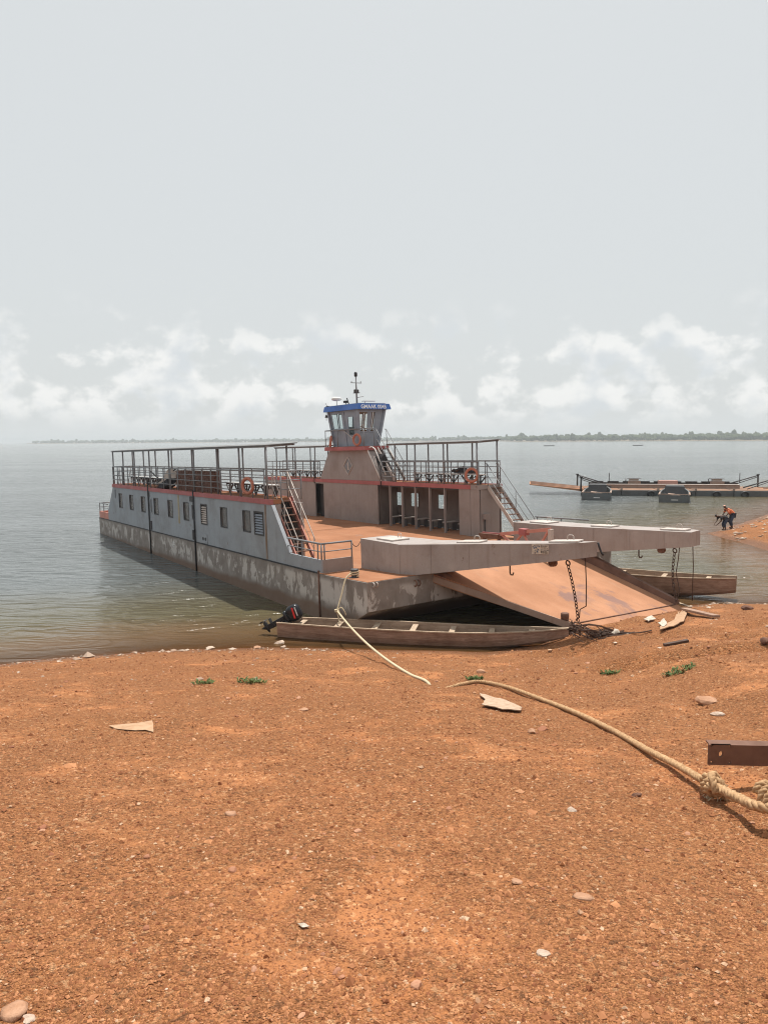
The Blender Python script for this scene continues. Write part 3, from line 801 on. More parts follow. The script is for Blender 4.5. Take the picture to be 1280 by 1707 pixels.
stairs(-3.36, 2.25, -1.25, 0.03, 10.46, 11.12, 10, M['pale_rail'], M['steel'], M['rail'])

# --- far side house: open bays toward the deck, windows on the lake side
m = MB()
m.box(-24.7, -17.90, YP, YP + 0.07, 0.014, 2.08); m.box(-16.89, -11.25, YP, YP + 0.07, 0.014, 2.08); m.box(-17.90, -16.89, YP, YP + 0.07, 2.0, 2.08)
m.build('inner_wall', M['taupe'], ferry)
for a, b in ((-4.66, -3.96), (-3.94, -3.40)):
    MB().box(a, b, YP, YP + 0.06, 0.014, 2.08).build('wall_panel', M['taupe'], ferry)
MB().box(-17.9, -16.89, YP + 0.35, YP + 0.4, 0.014, 2.08).build('doorway_door', M['dark'], ferry)
for x in (-10.18, -9.12, -8.03, -6.90, -5.78, -4.70):
    MB().box(x - 0.035, x + 0.035, YP + 0.005, YP + 0.11, 0.014, 2.08).build('column', M['taupe'], ferry)
MB().box(-24.7, -3.4, YP + 0.02, YP + 0.10, 2.02, 2.078).build('lintel', M['dark'], ferry)
oh = [(x - 0.36, x + 0.36, 0.93, 1.66) for x in (-23.0, -20.9, -18.7, -16.5, -14.3, -12.2, -11.0, -9.72, -7.48, -5.3)]
MB().wall(-24.7, -3.4, 0.05, 2.08, oh, W - 0.05, W - 0.02).build('side_wall', M['taupe'], ferry)
MB().wall(-24.6, -3.5, 0.05, 2.08, oh, W - 0.09, W - 0.052).build('wall_lining', M['shaded_taupe'], ferry)
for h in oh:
    f = MB().wall(h[0] - 0.03, h[1] + 0.03, h[2] - 0.03, h[3] + 0.03, [(h[0] + 0.03, h[1] - 0.03, h[2] + 0.03, h[3] - 0.03)], W - 0.12, W - 0.095).build('window', M['shaded_taupe'], ferry)
    MB().box(h[0] + 0.01, h[1] - 0.01, W - 0.06, W - 0.055, h[2] + 0.01, h[3] - 0.01).build('pane', M['clear'], f)
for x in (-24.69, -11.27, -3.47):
    MB().box(x, x + 0.06, YP + 0.115, W - 0.125, 0.014, 2.07).build('end_wall', M['shaded_taupe'] if x < -4 else M['taupe'], ferry)
# benches inside, dull with pale worn seats
for x in (-10.65, -9.6, -8.55, -7.45, -6.35, -5.2):
    b_ = MB().box(x - 0.16, x + 0.16, YP + 0.45, W - 0.15, 0.40, 0.44).build('bench', M['pale_rail'], ferry)
    for y in (YP + 0.55, W - 0.3):
        MB().box(x - 0.13, x + 0.13, y - 0.02, y + 0.02, 0.014, 0.398).build('leg', M['dark'], b_)
bx_ = MB().box(-3.398, -3.2, 10.15, 10.42, 0.78, 1.02).build('fitting_box', M['taupe'], ferry)
MB().box(-3.398, -3.36, 10.25, 10.30, 0.05, 0.78).build('conduit', M['dark'], bx_)
MB().box(-24.7, -3.4, YP + 0.05, W - 0.06, 2.10, 2.25).build('upper_deck', M['deck'], ferry)
m = MB().box(-24.74, -3.9, YP - 0.025, YP + 0.048, 2.085, 2.28); m.box(-24.74, -3.36, W - 0.058, W + 0.015, 2.085, 2.28)
m.build('red_deck_band', M['red'], ferry)
m = MB().box(-3.898, -3.36, YP - 0.02, YP + 0.048, 2.085, 2.28); m.box(-3.398, -3.36, YP + 0.05, W - 0.06, 2.085, 2.28)
m.build('deck_band', M['taupe'], ferry)
MB().box(-2.1, 0.1, W - 0.07, W - 0.02, 0.05, 0.47).build('bulwark', M['taupe'], ferry)
MB().box(-28.26, -24.72, W - 0.07, W - 0.02, 0.05, 0.46).build('bulwark', M['pink'], ferry)
railing([(-10.85, YP + 0.03, 2.28), (-3.42, YP + 0.03, 2.28)], 1.02, along((-10.85, YP + 0.03, 2.28), (-3.42, YP + 0.03, 2.28), 8), 3)
railing([(-24.6, YP + 0.03, 2.28), (-17.3, YP + 0.03, 2.28)], 1.02, along((-24.6, YP + 0.03, 2.28), (-17.3, YP + 0.03, 2.28), 7), 2)
railing([(-24.6, W - 0.05, 2.28), (-3.42, W - 0.05, 2.28)], 1.02, along((-24.6, W - 0.05, 2.28), (-3.42, W - 0.05, 2.28), 22), 3)
railing([(-1.3, W - 0.05, 0.0), (1.9, W - 0.5, 0.1)], 0.95, [(-1.2, W - 0.05, 0), (0.3, W - 0.25, 0.05)], 0)
awning(-10.4, -3.45, YP + 0.06, W - 0.1, 4.17, 4.24, [-9.7, -8.02, -5.85, -3.55], [-10.3, -8.5, -7.0, -5.2, -3.55])
awning(-23.2, -16.75, YP + 0.06, W - 0.1, 4.17, 4.24, [-23.0, -20.4, -17.9], [-23.0, -20.6, -18.4, -17.0])
benches(-9.2, -4.2, W - 0.38, ZU, 5, None)
benches(-23.6, -17.6, W - 0.38, ZU, 6, None)

# --- tower and wheelhouse
m = MB()
yb0, yb1 = YP, W - 0.35
m.hexa([(-17.23, yb0, 2.285), (-10.87, yb0, 2.285), (-10.87, yb1, 2.285), (-17.23, yb1, 2.285), (-16.15, yb0 + 0.01, 3.9), (-12.07, yb0 + 0.01, 3.9), (-12.07, yb1, 3.9), (-16.15, yb1, 3.9)])
tower = m.build('wheelhouse_tower', M['taupe'], ferry)
# raised diamond emblem
dcx, dcz, dw, dh = -14.09, 3.06, 0.47, 0.49
out = [(dcx - dw, dcz), (dcx, dcz + dh), (dcx + dw, dcz), (dcx, dcz - dh)]
MB().prism([(dcx - dw * .84, dcz), (dcx, dcz + dh * .84), (dcx + dw * .84, dcz), (dcx, dcz - dh * .84)], 'y', yb0 - 0.012, yb0 + 0.006).build('diamond_emblem', M['rail'], tower)
for i in range(4):
    a, b = out[i], out[(i + 1) % 4]
    MB().beam((a[0], yb0 - 0.012, a[1]), (b[0], yb0 - 0.012, b[1]), 0.035, 0.05, (0, 1, 0)).build('emblem_frame', M['pale_rail'], tower)
MB().prism([(dcx - 0.05, dcz - 0.22), (dcx + 0.12, dcz - 0.22), (dcx + 0.04, dcz - 0.02), (dcx + 0.05, dcz + 0.24), (dcx - 0.10, dcz + 0.1), (dcx - 0.03, dcz)], 'y', yb0 - 0.022, yb0 - 0.0125).build('emblem_figure', M['pale_rail'], tower)
# white pipe up the sloping forward edge, with a hooped grab at the top
MB().path([(-10.84, yb0 - 0.03, 2.3), (-12.02, yb0 - 0.03, 3.85), (-12.02, yb0 + 0.02, 4.02), (-11.9, yb0 + 0.15, 4.08), (-11.7, yb0 + 0.2, 3.95), (-10.9, yb0 + 0.3, 2.6)], 0.035, 8).build('grab_pipe', M['white'], tower, True)
MB().prism([(yb0 + 0.28, 2.32), (yb0 + 0.62, 2.32), (yb0 + 0.62, 3.5), (yb0 + 0.45, 3.68), (yb0 + 0.28, 3.5)], 'x', -11.9, -11.2).build('arch_shade_block', M['black'], tower)  # black block standing in for the shade inside the tower's arched opening
# platform
pf = MB().hexa([(-16.15, YP - 0.27, 3.905), (-12.0, YP - 0.27, 3.905), (-11.9, W - 0.1, 3.905), (-16.15, W - 0.1, 3.905), (-16.15, YP - 0.27, 4.11), (-12.0, YP - 0.27, 4.11), (-11.9, W - 0.1, 4.11), (-16.15, W - 0.1, 4.11)]).build('platform', M['red'], ferry)
MB().box(-16.1, -12.05, YP - 0.22, W - 0.15, 4.112, 4.125).build('platform_deck', M['deck'], pf)
stairs(-12.0, 4.05, -10.45, 2.30, 10.50, 11.15, 8, M['pale_rail'], M['dark'], M['rail'], 0.95)
# cabin: flared posts, wall panels, panes
x0b, x1b, y0b, y1b = -15.35, -12.80, YP - 0.05, W - 0.2
x0t, x1t, y0t, y1t = -15.78, -12.70, YP - 0.16, W + 0.22
zb_, zt_ = 4.13, 6.08
def cabp(u, v, z):
    t = (z - zb_) / (zt_ - zb_)
    X0, X1, Y0, Y1 = (x0b + (x0t - x0b) * t, x1b + (x1t - x1b) * t, y0b + (y0t - y0b) * t, y1b + (y1t - y1b) * t)
    return Vector((X0 + (X1 - X0) * u, Y0 + (Y1 - Y0) * v, z))
cabin = MB().box(x0b - 0.05, x1b + 0.05, y0b - 0.05, y1b + 0.05, zb_ - 0.003, zb_ + 0.03).build('wheelhouse', M['wheel_grey'], ferry)
for u, v in ((0, 0), (1, 0), (1, 1), (0, 1)):
    MB().beam(cabp(u, v, zb_), cabp(u, v, zt_), 0.13, 0.13, (1, 0, 0)).build('corner_post', M['wheel_grey'], cabin)
def cab_panel(side, a, b, z0, z1, mat, name, off=0.0, parent=None, th=0.04):
    """quad panel on one cabin wall, a..b along it"""
    def P(s, z):
        return {'near': cabp(s, 0, z), 'far': cabp(s, 1, z), 'fore': cabp(1, s, z), 'aft': cabp(0, s, z)}[side]
    nrm = {'near': V(0, 1, 0), 'far': V(0, -1, 0), 'fore': V(-1, 0, 0), 'aft': V(1, 0, 0)}[side]
    q = [P(a, z0), P(b, z0), P(b, z1), P(a, z1)]
    return MB().hexa([p + nrm * off for p in q] + [p + nrm * (off + th) for p in q]).build(name, mat, parent or cabin)
def cab_window(side, a, b, z0, z1, fr=0.03):
    w = cab_panel(side, a, b, z0, z0 + 0.06, M['wheel_grey'], 'window_frame', -0.01)
    cab_panel(side, a, b, z1 - 0.06, z1, M['wheel_grey'], 'header', -0.01, w)
    cab_panel(side, a, a + fr, z0 + 0.061, z1 - 0.061, M['wheel_grey'], 'jamb', -0.01, w)
    cab_panel(side, b - fr, b, z0 + 0.061, z1 - 0.061, M['wheel_grey'], 'jamb', -0.01, w)
    cab_panel(side, a + fr, b - fr, z0 + 0.06, z1 - 0.06, M['clear'], 'pane', 0.015, w, 0.006)
# near wall: lower panel, window, door
cab_panel('near', 0.03, 0.50, zb_, 5.05, M['wheel_grey'], 'panel')
cab_window('near', 0.06, 0.48, 5.06, 6.0)
dr = cab_panel('near', 0.53, 0.93, zb_, 4.75, M['wheel_grey'], 'door', 0.02)
cab_panel('near', 0.53, 0.63, 4.752, 6.0, M['wheel_grey'], 'door_stile', 0.02, dr); cab_panel('near', 0.83, 0.93, 4.752, 6.0, M['wheel_grey'], 'door_stile', 0.02, dr)
cab_panel('near', 0.631, 0.829, 5.72, 6.0, M['wheel_grey'], 'door_rail', 0.02, dr); cab_panel('near', 0.63, 0.83, 4.75, 5.72, M['clear'], 'pane', 0.035, dr, 0.006)
cab_panel('near', 0.49, 0.525, zb_, 6.0, M['wheel_grey'], 'mullion', -0.015); cab_panel('near', 0.94, 0.99, zb_, 6.0, M['wheel_grey'], 'mullion', -0.015)
# fore wall
cab_panel('fore', 0.03, 0.97, zb_, 4.85, M['wheel_grey'], 'panel')
cab_window('fore', 0.03, 0.40, 4.86, 6.0); cab_panel('fore', 0.41, 0.47, 4.851, 6.0, M['wheel_grey'], 'mullion', -0.015)
cab_window('fore', 0.48, 0.70, 4.86, 6.0, 0.04); cab_panel('fore', 0.71, 0.99, 4.851, 6.0, M['wheel_grey'], 'panel')
for side in ('far', 'aft'):
    cab_panel(side, 0.03, 0.97, zb_, 4.95, M['wheel_grey'], 'panel')
    for a, b in ((0.04, 0.33), (0.36, 0.64), (0.67, 0.96)):
        cab_window(side, a, b, 4.96, 6.0)
for i, (a, b) in enumerate((('near', 0), ('fore', 0), ('far', 0), ('aft', 0))):
    cab_panel(a, 0.0, 1.0, 6.001, 6.08, M['wheel_grey'], 'header', 0.0)
# console, wheel post and seat inside
cs = bevel(MB().box(-13.45, -12.98, 10.15, 11.0, 4.14, 5.0).build('console', M['dark'], cabin), 0.03)
MB().torus((-13.5, 10.55, 5.0), (1, 0, 0.3), 0.2, 0.02).build('steering_wheel', M['black'], cs, True)
st = MB().box(-14.5, -14.1, 10.3, 10.75, 4.5, 4.6); st.box(-14.52, -14.46, 10.3, 10.75, 4.6, 5.2); st.tube((-14.3, 10.52, 4.13), (-14.3, 10.52, 4.5), 0.05)
st.build('seat', M['black'], cabin)
# blue roof with a sloping fascia
rx0, rx1, ry0, ry1 = -16.10, -12.46, YP - 0.32, W + 0.5
m = MB()
m.hexa([(rx0, ry0, 6.085), (rx1, ry0, 6.085), (rx1, ry1, 6.085), (rx0, ry1, 6.085), (rx0 + 0.06, ry0 + 0.05, 6.38), (rx1 - 0.06, ry0 + 0.05, 6.38), (rx1 - 0.06, ry1 - 0.07, 6.38), (rx0 + 0.06, ry1 - 0.07, 6.38)])
roof = m.build('wheelhouse_roof', M['blue'], ferry)
MB().box(rx0 + 0.2, rx1 - 0.2, ry0 + 0.2, ry1 - 0.25, 6.381, 6.42).build('roof_cap', M['wheel_grey'], roof)
# name on the fore fascia
tcv = bpy.data.curves.new('lettering', 'FONT'); tcv.body = 'GMAAK 0045'; tcv.size = 0.30; tcv.extrude = 0.006; tcv.offset = 0.006; tcv.align_x = 'LEFT'
tob = bpy.data.objects.new('lettering_curve', tcv); COL.objects.link(tob)
bpy.context.view_layer.update()
tme = bpy.data.meshes.new_from_object(tob.evaluated_get(bpy.context.evaluated_depsgraph_get()))
bpy.data.objects.remove(tob)
tme.materials.clear(); tme.materials.append(M['text_white'])
cs_ = [v.co.x for v in tme.vertices]; wd = max(cs_) - min(cs_)
lo = bpy.data.objects.new('lettering', tme); COL.objects.link(lo); lo.parent = roof
sc_ = 1.62 / wd
ax = Vector((0, 1, 0)); ay = Vector((-0.20, 0, 0.98)).normalized(); an = ax.cross(ay)
lo.matrix_local = Matrix(((0, ay.x, an.x, rx1 - 0.008), (1, ay.y, an.y, 9.86), (0, ay.z, an.z, 6.125), (0, 0, 0, 1))) @ Matrix.Diagonal((sc_, sc_ * 1.02, 1, 1))
# mast, lights, radar, aerials
mast = MB().tube((-13.0, 9.95, 6.42), (-13.05, 9.95, 7.85), 0.05, 10, 0.03).build('mast', M['rail'], roof, True)
MB().beam((-13.03, 9.62, 7.5), (-13.03, 10.28, 7.5), 0.035, 0.035).build('yard', M['rail'], mast)
for y in (9.66, 10.24):
    MB().tube((-13.03, y, 7.5), (-13.03, y, 7.6), 0.02).build('yard_pin', M['rail'], mast)
MB().lathe((-13.05, 9.95, 7.83), [(0.04, 0), (0.085, 0.02), (0.085, 0.2), (0.05, 0.25)], 12).build('masthead_lamp', M['black'], mast, True)
m = MB().box(-13.16, -12.92, 9.82, 10.10, 6.95, 6.99); m.lathe((-13.04, 9.86, 6.99), [(0.06, 0), (0.06, 0.14), (0.03, 0.17)], 10); m.lathe((-13.04, 10.05, 6.99), [(0.06, 0), (0.06, 0.14), (0.03, 0.17)], 10)
m.build('mast_lamp_bracket', M['dark'], mast)
MB().path([(-13.0, 9.97, 6.72), (-13.0, 10.2, 6.76), (-13.0, 10.38, 6.78)], 0.018, 6).build('horn_arm', M['rail'], mast)
MB().lathe((-15.3, YP + 0.12, 6.40), [(0.02, 0), (0.02, 0.28), (0.16, 0.29), (0.28, 0.34), (0.28, 0.44), (0.18, 0.5)], 18).build('radar_dome', M['white'], roof, True)
m = MB().tube((-13.75, 9.9, 6.42), (-13.85, 9.85, 6.75), 0.03); m.box(-14.15, -13.9, 9.8, 9.95, 6.5, 6.62); m.tube((-14.0, 9.88, 6.42), (-14.0, 9.88, 6.5), 0.02)
m.build('floodlight', M['black'], roof)
m = MB().tube((-15.95, YP - 0.1, 6.4), (-16.1, YP - 0.15, 6.62), 0.012); m.box(-15.98, -15.85, YP - 0.2, YP - 0.05, 6.38, 6.44); m.build('aerial', M['dark'], roof)
m = MB().tube((-12.75, 10.3, 6.42), (-12.75, 10.3, 6.5), 0.02); m.box(-12.85, -12.65, 10.15, 10.9, 6.5, 6.54); m.build('radar_scanner', M['white'], roof)
m = MB().path([(-15.95, YP - 0.2, 6.08), (-15.95, YP - 0.2, 5.95)], 0.01, 5); m.lathe((-15.95, YP - 0.2, 5.78), [(0.09, 0), (0.07, 0.08), (0.03, 0.17)], 10); m.tube((-15.95, YP - 0.2, 5.78), (-15.95, YP - 0.2, 5.62), 0.015)
m.build('bell', M['dark'], roof)
# platform rails
railing([(-16.1, YP - 0.22, 4.12), (-12.25, YP - 0.22, 4.12)], 0.92, [(-16.1, YP - 0.22, 4.12), (-14.75, YP - 0.22, 4.12)], 0)
railing([(-16.1, YP - 0.22, 4.12), (-16.1, W - 0.15, 4.12)], 0.92, [(-16.1, YP + 0.6, 4.12), (-16.1, W - 0.15, 4.12)], 1)
railing([(-12.1, YP - 0.22, 4.12), (-12.1, YP + 0.45, 4.12)], 0.92, [(-12.1, YP - 0.22, 4.12), (-12.1, YP + 0.45, 4.12)], 0)
MB().path([(-14.2, YP - 0.20, 5.02), (-13.1, YP - 0.20, 4.5), (-12.9, YP - 0.2, 4.52)], 0.02, 6).build('guard_bar', M['pale_rail'], ferry, True)
MB().tube((-17.9, YP - 0.03, 2.0), (-17.9, YP - 0.03, 3.35), 0.03).build('seam_pipe', M['dark'], ferry, True)
MB().tube((-10.87, YP - 0.05, 1.9), (-10.87, YP - 0.05, 3.3), 0.03).build('seam_pipe', M['dark'], ferry, True)

# --- ramp and its lifting arms
def arm(plan, zt0, zt1, zb0, zb1, xr, xk, mirror=False):
    """box arm: plan ring of (x,y); roots at x<=xk keep level, then tapers to the tip"""
    def zt(x): return zt0 + max(0, x - xk) / (xr - xk) * (zt1 - zt0)
    def zb(x): return zb0 + max(0, x - xk) / (xr - xk) * (zb1 - zb0)
    n = len(plan)
    vs_ = [(x, y, zb(x)) for x, y in plan] + [(x, y, zt(x)) for x, y in plan]
    fs = [(i, (i + 1) % n, n + (i + 1) % n, n + i) for i in range(n)]
    m = MB().add(vs_, fs)
    h = n // 2
    for k in (0, n):
        for i in range(h - 1):
            a, b, c, d = i, i + 1, n - 2 - i, n - 1 - i
            m.add([vs_[k + j] for j in (a, b, c, d)], [(0, 1, 2, 3)])
    return m, zt, zb
planN = [(0.0, 1.62), (2.22, 1.62), (7.0, 3.50), (7.55, 3.85), (7.70, 4.25), (7.3, 4.25), (2.35, 3.22), (0.0, 2.82)]
m, ztN, zbN = arm(planN, 1.02, 1.36, 0.012, 0.95, 7.6, 2.3)
armN = m.build('ramp_arm', M['taupe_arm'], ferry); bevel(armN, 0.015)
planF = [(0.15, 9.72), (2.35, 9.82), (6.7, 9.92), (7.16, 9.86), (7.32, 9.12), (6.9, 9.06), (2.5, 8.62), (0.22, 8.46)]
m, ztF, zbF = arm(planF, 1.04, 1.16, 0.012, 0.70, 7.3, 2.4)
armF = m.build('ramp_arm', M['taupe_arm'], ferry); bevel(armF, 0.015)
def hatch(par, cx, cy, lx, ly, ang, zt):
    z = zt(cx) + 0.004
    o_ = MB().box(-lx / 2, lx / 2, -ly / 2, ly / 2, 0.0, 0.05).build('hatch', M['pale_rail'], par)
    sl_ = math.atan2(zt(cx + 0.3) - zt(cx - 0.3), 0.6)
    o_.matrix_local = Matrix.Translation((cx, cy, z)) @ Matrix.Rotation(ang, 4, 'Z') @ Matrix.Rotation(-sl_, 4, 'Y')
    bevel(o_, 0.012)
    h = MB().path([(-0.09, 0, 0), (-0.09, 0, 0.1), (-0.05, 0, 0.135), (0.05, 0, 0.135), (0.09, 0, 0.1), (0.09, 0, 0)], 0.012, 6).build('hatch_handle', M['pale_rail'], par, True)
    h.matrix_local = Matrix.Translation((cx + 0.05, cy + ly * 0.32, z + 0.052)) @ Matrix.Rotation(ang, 4, 'Z')
hatch(armN, 1.05, 2.22, 0.85, 0.72, R_(2), ztN); hatch(armN, 4.1, 2.96, 0.8, 0.5, R_(16), ztN); hatch(armN, 6.95, 3.86, 0.85, 0.42, R_(18), ztN)
hatch(armF, 1.2, 9.12, 0.85, 0.7, R_(3), ztF); hatch(armF, 3.9, 9.27, 0.85, 0.5, R_(4), ztF); hatch(armF, 6.55, 9.45, 0.85, 0.42, R_(5), ztF)
# pale paint patch low on the near arm
# notice plate on the near arm
dN = Vector((7.0 - 2.22, 3.50 - 1.62, 0)).normalized(); nN = Vector((dN.y, -dN.x, 0))
pc = Vector((2.22, 1.62, 0)) + dN * 4.62 + nN * 0.006
np_ = MB().add([pc - dN * 0.24 + V(0, 0, 0.99), pc + dN * 0.24 + V(0, 0, 1.01), pc + dN * 0.24 + V(0, 0, 1.275), pc - dN * 0.24 + V(0, 0, 1.265)] +
               [q + nN * 0.006 for q in (pc - dN * 0.24 + V(0, 0, 0.99), pc + dN * 0.24 + V(0, 0, 1.01), pc + dN * 0.24 + V(0, 0, 1.275), pc - dN * 0.24 + V(0, 0, 1.265))],
               [(0, 1, 2, 3), (4, 5, 6, 7), (0, 1, 5, 4), (1, 2, 6, 5), (2, 3, 7, 6), (3, 0, 4, 7)])
npo = np_.build('notice_plate', M['plastic'], armN)
rp = random.Random(3)
mk = MB(); mb_ = MB()
for i in range(26):
    u, z = rp.uniform(-0.2, -0.02), rp.uniform(1.02, 1.24)
    q = pc + nN * 0.0085 + dN * u; s_ = rp.uniform(0.008, 0.022)
    mb_.add([q + V(0, 0, z - s_), q + dN * s_ + V(0, 0, z), q + V(0, 0, z + s_), q - dN * s_ + V(0, 0, z)], [(0, 1, 2, 3)])
for z in (1.235, 1.21, 1.175, 1.12, 1.075, 1.04):
    u = 0.02
    while u < 0.2:
        l_ = rp.uniform(0.02, 0.05); q = pc + nN * 0.0085 + dN * u; h_ = 0.006 if z > 1.15 else 0.011
        mk.add([q + V(0, 0, z - h_), q + dN * l_ + V(0, 0, z - h_), q + dN * l_ + V(0, 0, z + h_), q + V(0, 0, z + h_)], [(0, 1, 2, 3)]); u += l_ + 0.012
mk.build('plate_print', M['dark'], npo, recalc=False); mb_.build('plate_picture', simple('plate_blue', (0.03, 0.06, 0.12, 1), (0.1, 0.16, 0.25, 1), 20), npo, recalc=False)
for t in (0.0, 0.22, 0.47, 0.72):
    b_ = Vector((2.22, 1.62, 0)) + dN * (5.14 * t) + nN * 0.004
    MB().beam(b_ + V(0, 0, zbN(b_.x) + 0.02), b_ + V(0, 0, ztN(b_.x) - 0.02), 0.018, 0.016, tuple(nN)).build('weld_seam', M['taupe_arm'], armN)
dF = Vector((6.9 - 2.5, 9.06 - 8.62, 0)).normalized(); nF = Vector((dF.y, -dF.x, 0))
for t in (0.02, 0.3, 0.62, 0.9):
    b_ = Vector((2.5, 8.62, 0)) + dF * (4.4 * t) + nF * 0.004
    MB().beam(b_ + V(0, 0, zbF(b_.x) + 0.02), b_ + V(0, 0, ztF(b_.x) - 0.02), 0.018, 0.016, tuple(nF)).build('weld_seam', M['taupe_arm'], armF)
# hooks, sheaves
def hook(par, x, y, z):
    MB().path([(x, y, z + 0.03), (x, y, z - 0.20), (x + 0.03, y + 0.0, z - 0.26), (x + 0.09, y + 0.02, z - 0.26), (x + 0.11, y + 0.03, z - 0.19)], 0.022, 6).build('hook', M['chain'], par, True)
hook(armN, 5.55, 3.1, zbN(5.55)); hook(armF, 5.5, 9.0, zbF(5.5))
def sheave(par, x, y, z):
    MB().prism([(x - 0.11, z + 0.02), (x - 0.12, z - 0.08), (x - 0.06, z - 0.15), (x + 0.06, z - 0.15), (x + 0.12, z - 0.08), (x + 0.11, z + 0.02)], 'y', y - 0.06, y + 0.06).build('sheave_block', M['steel'], par)
sheave(armN, 6.6, 3.72, zbN(6.6)); sheave(armF, 6.25, 9.15, zbF(6.25))
# ramp plate: hinge at the bow, lip on the beach
RA, RB_ = Vector((2.86, 2.45, 0.07)), Vector((2.86, 8.9, 0.0))
def wl_(px, py, z): d = ray(px, py); t = (z - CAM_Z) / d.z; return FMI @ Vector((d.x * t, d.y * t, z))
RC, RD = wl_(1142, 1015, 0.52), wl_(976, 1047, 0.52)
def rp_(u, v, dz=0.0):      # u: hinge->lip, v: near->far
    p = RA.lerp(RB_, v).lerp(RD.lerp(RC, v), u)
    return p + Vector((0, 0, dz))
m = MB()
nu = 8
vs_ = []
for i in range(nu + 1):
    u = i / nu; th = 0.22 * (1 - u ** 2.2) + 0.05
    for v, dz in ((0, 0), (1, 0), (1, -th), (0, -th)): vs_.append(rp_(u, v, dz))
fs = [(0, 1, 2, 3), tuple(nu * 4 + k for k in range(4))]
for i in range(nu):
    for k in range(4): fs.append((i * 4 + k, i * 4 + (k + 1) % 4, i * 4 + 4 + (k + 1) % 4, i * 4 + 4 + k))
ramp = m.add(vs_, fs).build('ramp', M['ramp'], ferry)
# lip joint, side curb on the far edge, underside girders
MB().beam(rp_(0.93, 0.03, 0.012), rp_(0.93, 0.99, 0.012), 0.05, 0.02).build('lip_joint', M['steel'], ramp)
m = MB()
for i in range(nu):
    pass
m.hexa([rp_(0.0, 0.985, 0.002), rp_(0.0, 1.03, 0.002), rp_(0.93, 1.03, 0.002), rp_(0.93, 0.985, 0.002), rp_(0.0, 1.0, 0.28), rp_(0.0, 1.03, 0.28), rp_(0.93, 1.03, 0.14), rp_(0.93, 1.0, 0.14)])
m.build('curb', M['steel'], ramp)
MB().beam(rp_(0.0, -0.004, -0.135), rp_(0.97, -0.004, -0.085), 0.03, 0.19).build('side_girder', M['tan_steel'], ramp)
for v in (0.25, 0.5, 0.75):
    MB().beam(rp_(0.0, v, -0.42), rp_(0.85, v, -0.28), 0.12, 0.2).build('girder', M['dark'], ramp)
for u, v in ((0.86, 0.02),):
    MB().lathe(rp_(u, v, 0.0), [(0.10, -0.02), (0.12, 0.08), (0.12, 0.18), (0.08, 0.2)], 12).build('ramp_pin', M['steel'], ramp, True)
# chains and cables from the arm tips to the lip corners
def chain(par, a, b, sag, n=16, r=0.013, L=0.075):
    a, b = Vector(a), Vector(b)
    m = MB(); d = (b - a)
    cnt = max(4, int(d.length / (L * 1.45)))
    for i in range(cnt):
        t = (i + 0.5) / cnt
        p = a.lerp(b, t) - Vector((0, 0, 0)) + Vector((sag, 0, 0)) * (4 * t * (1 - t))
        nrm = Vector((0, 1, 0)) if i % 2 else Vector((1, 0, 0))
        # elongated link
        pts = []
        for k in range(10):
            an_ = 2 * math.pi * k / 10
            w_ = Vector((1, 0, 0)) if i % 2 else Vector((0, 1, 0))
            pts.append(p + w_ * math.cos(an_) * L * 0.55 + d.normalized() * math.sin(an_) * L)
        m.path(pts + [pts[0]], r, 5, None, False)
    return m.build('lifting_chain', M['chain'], par, True)
cN0 = Vector((7.02, 3.86, zbN(7.02))); cF0 = Vector((6.7, 9.2, zbF(6.7)))
cN1 = rp_(0.93, 0.035, 0.05); cF1 = rp_(0.95, 0.97, 0.15)
MB().torus(cN0 - V(0, 0, 0.10), (0, 1, 0.2), 0.07, 0.02, 14, 6).build('shackle', M['chain'], armN, True)
MB().torus(cF0 - V(0, 0, 0.10), (0, 1, 0.2), 0.07, 0.02, 14, 6).build('shackle', M['chain'], armF, True)
chain(armN, cN0 - V(0, 0, 0.16), cN1, 0.05); chain(armF, cF0 - V(0, 0, 0.16), cF1, -0.1)
MB().path([V(7.5, 4.0, zbN(7.5) + 0.02), V(7.52, 4.02, 0.2), V(7.5, 4.03, -0.4), cN1 + V(0.05, 0.02, 0.35), cN1 + V(0.03, 0.02, 0.1)], 0.016, 6).build('lift_cable', M['chain'], armN, True)
MB().path([V(7.2, 9.4, zbF(7.2) + 0.02), V(7.21, 9.42, 0.0), V(7.2, 9.4, -0.75), V(7.22, 9.38, -1.05)], 0.014, 6).build('lift_cable', M['chain'], armF, True)
MB().path([V(6.85, 9.22, zbF(6.85) + 0.02), V(6.82, 9.22, 0.3), V(6.75, 9.2, -0.2), V(6.95, 9.1, -0.7), cF1], 0.014, 6).build('lift_cable', M['chain'], armF, True)
MB().path([V(7.72, 4.26, ztN(7.6) - 0.02), V(7.74, 4.29, 1.2), V(7.8, 4.3, 1.06), V(7.85, 4.32, 1.0)], 0.03, 7).build('hose', M['black'], armN, True)
# post and fender at the far corner of the bow
m = MB().box(2.3, 2.86, 10.2, 10.62, -1.0, 0.12); m.tube((2.9, 10.0, -1.0), (2.9, 10.0, 0.06), 0.13, 12); m.box(2.82, 2.98, 10.48, 10.66, 0.0, 0.16)
m.build('corner_fender', M['hull'], ferry)
# eyes on the bow
for y in (0.2, 0.32):
    MB().torus((XB + 0.02, y, 0.02), (0, 1, 0), 0.06, 0.02, 12, 6).build('towing_eye', M['pale_rail'], ferry, True)
for y in (1.72, 1.86):
    MB().torus((XB + 0.03, y, -0.12), (0, 1, 0), 0.09, 0.022, 12, 6).build('towing_eye', M['steel'], ferry, True)
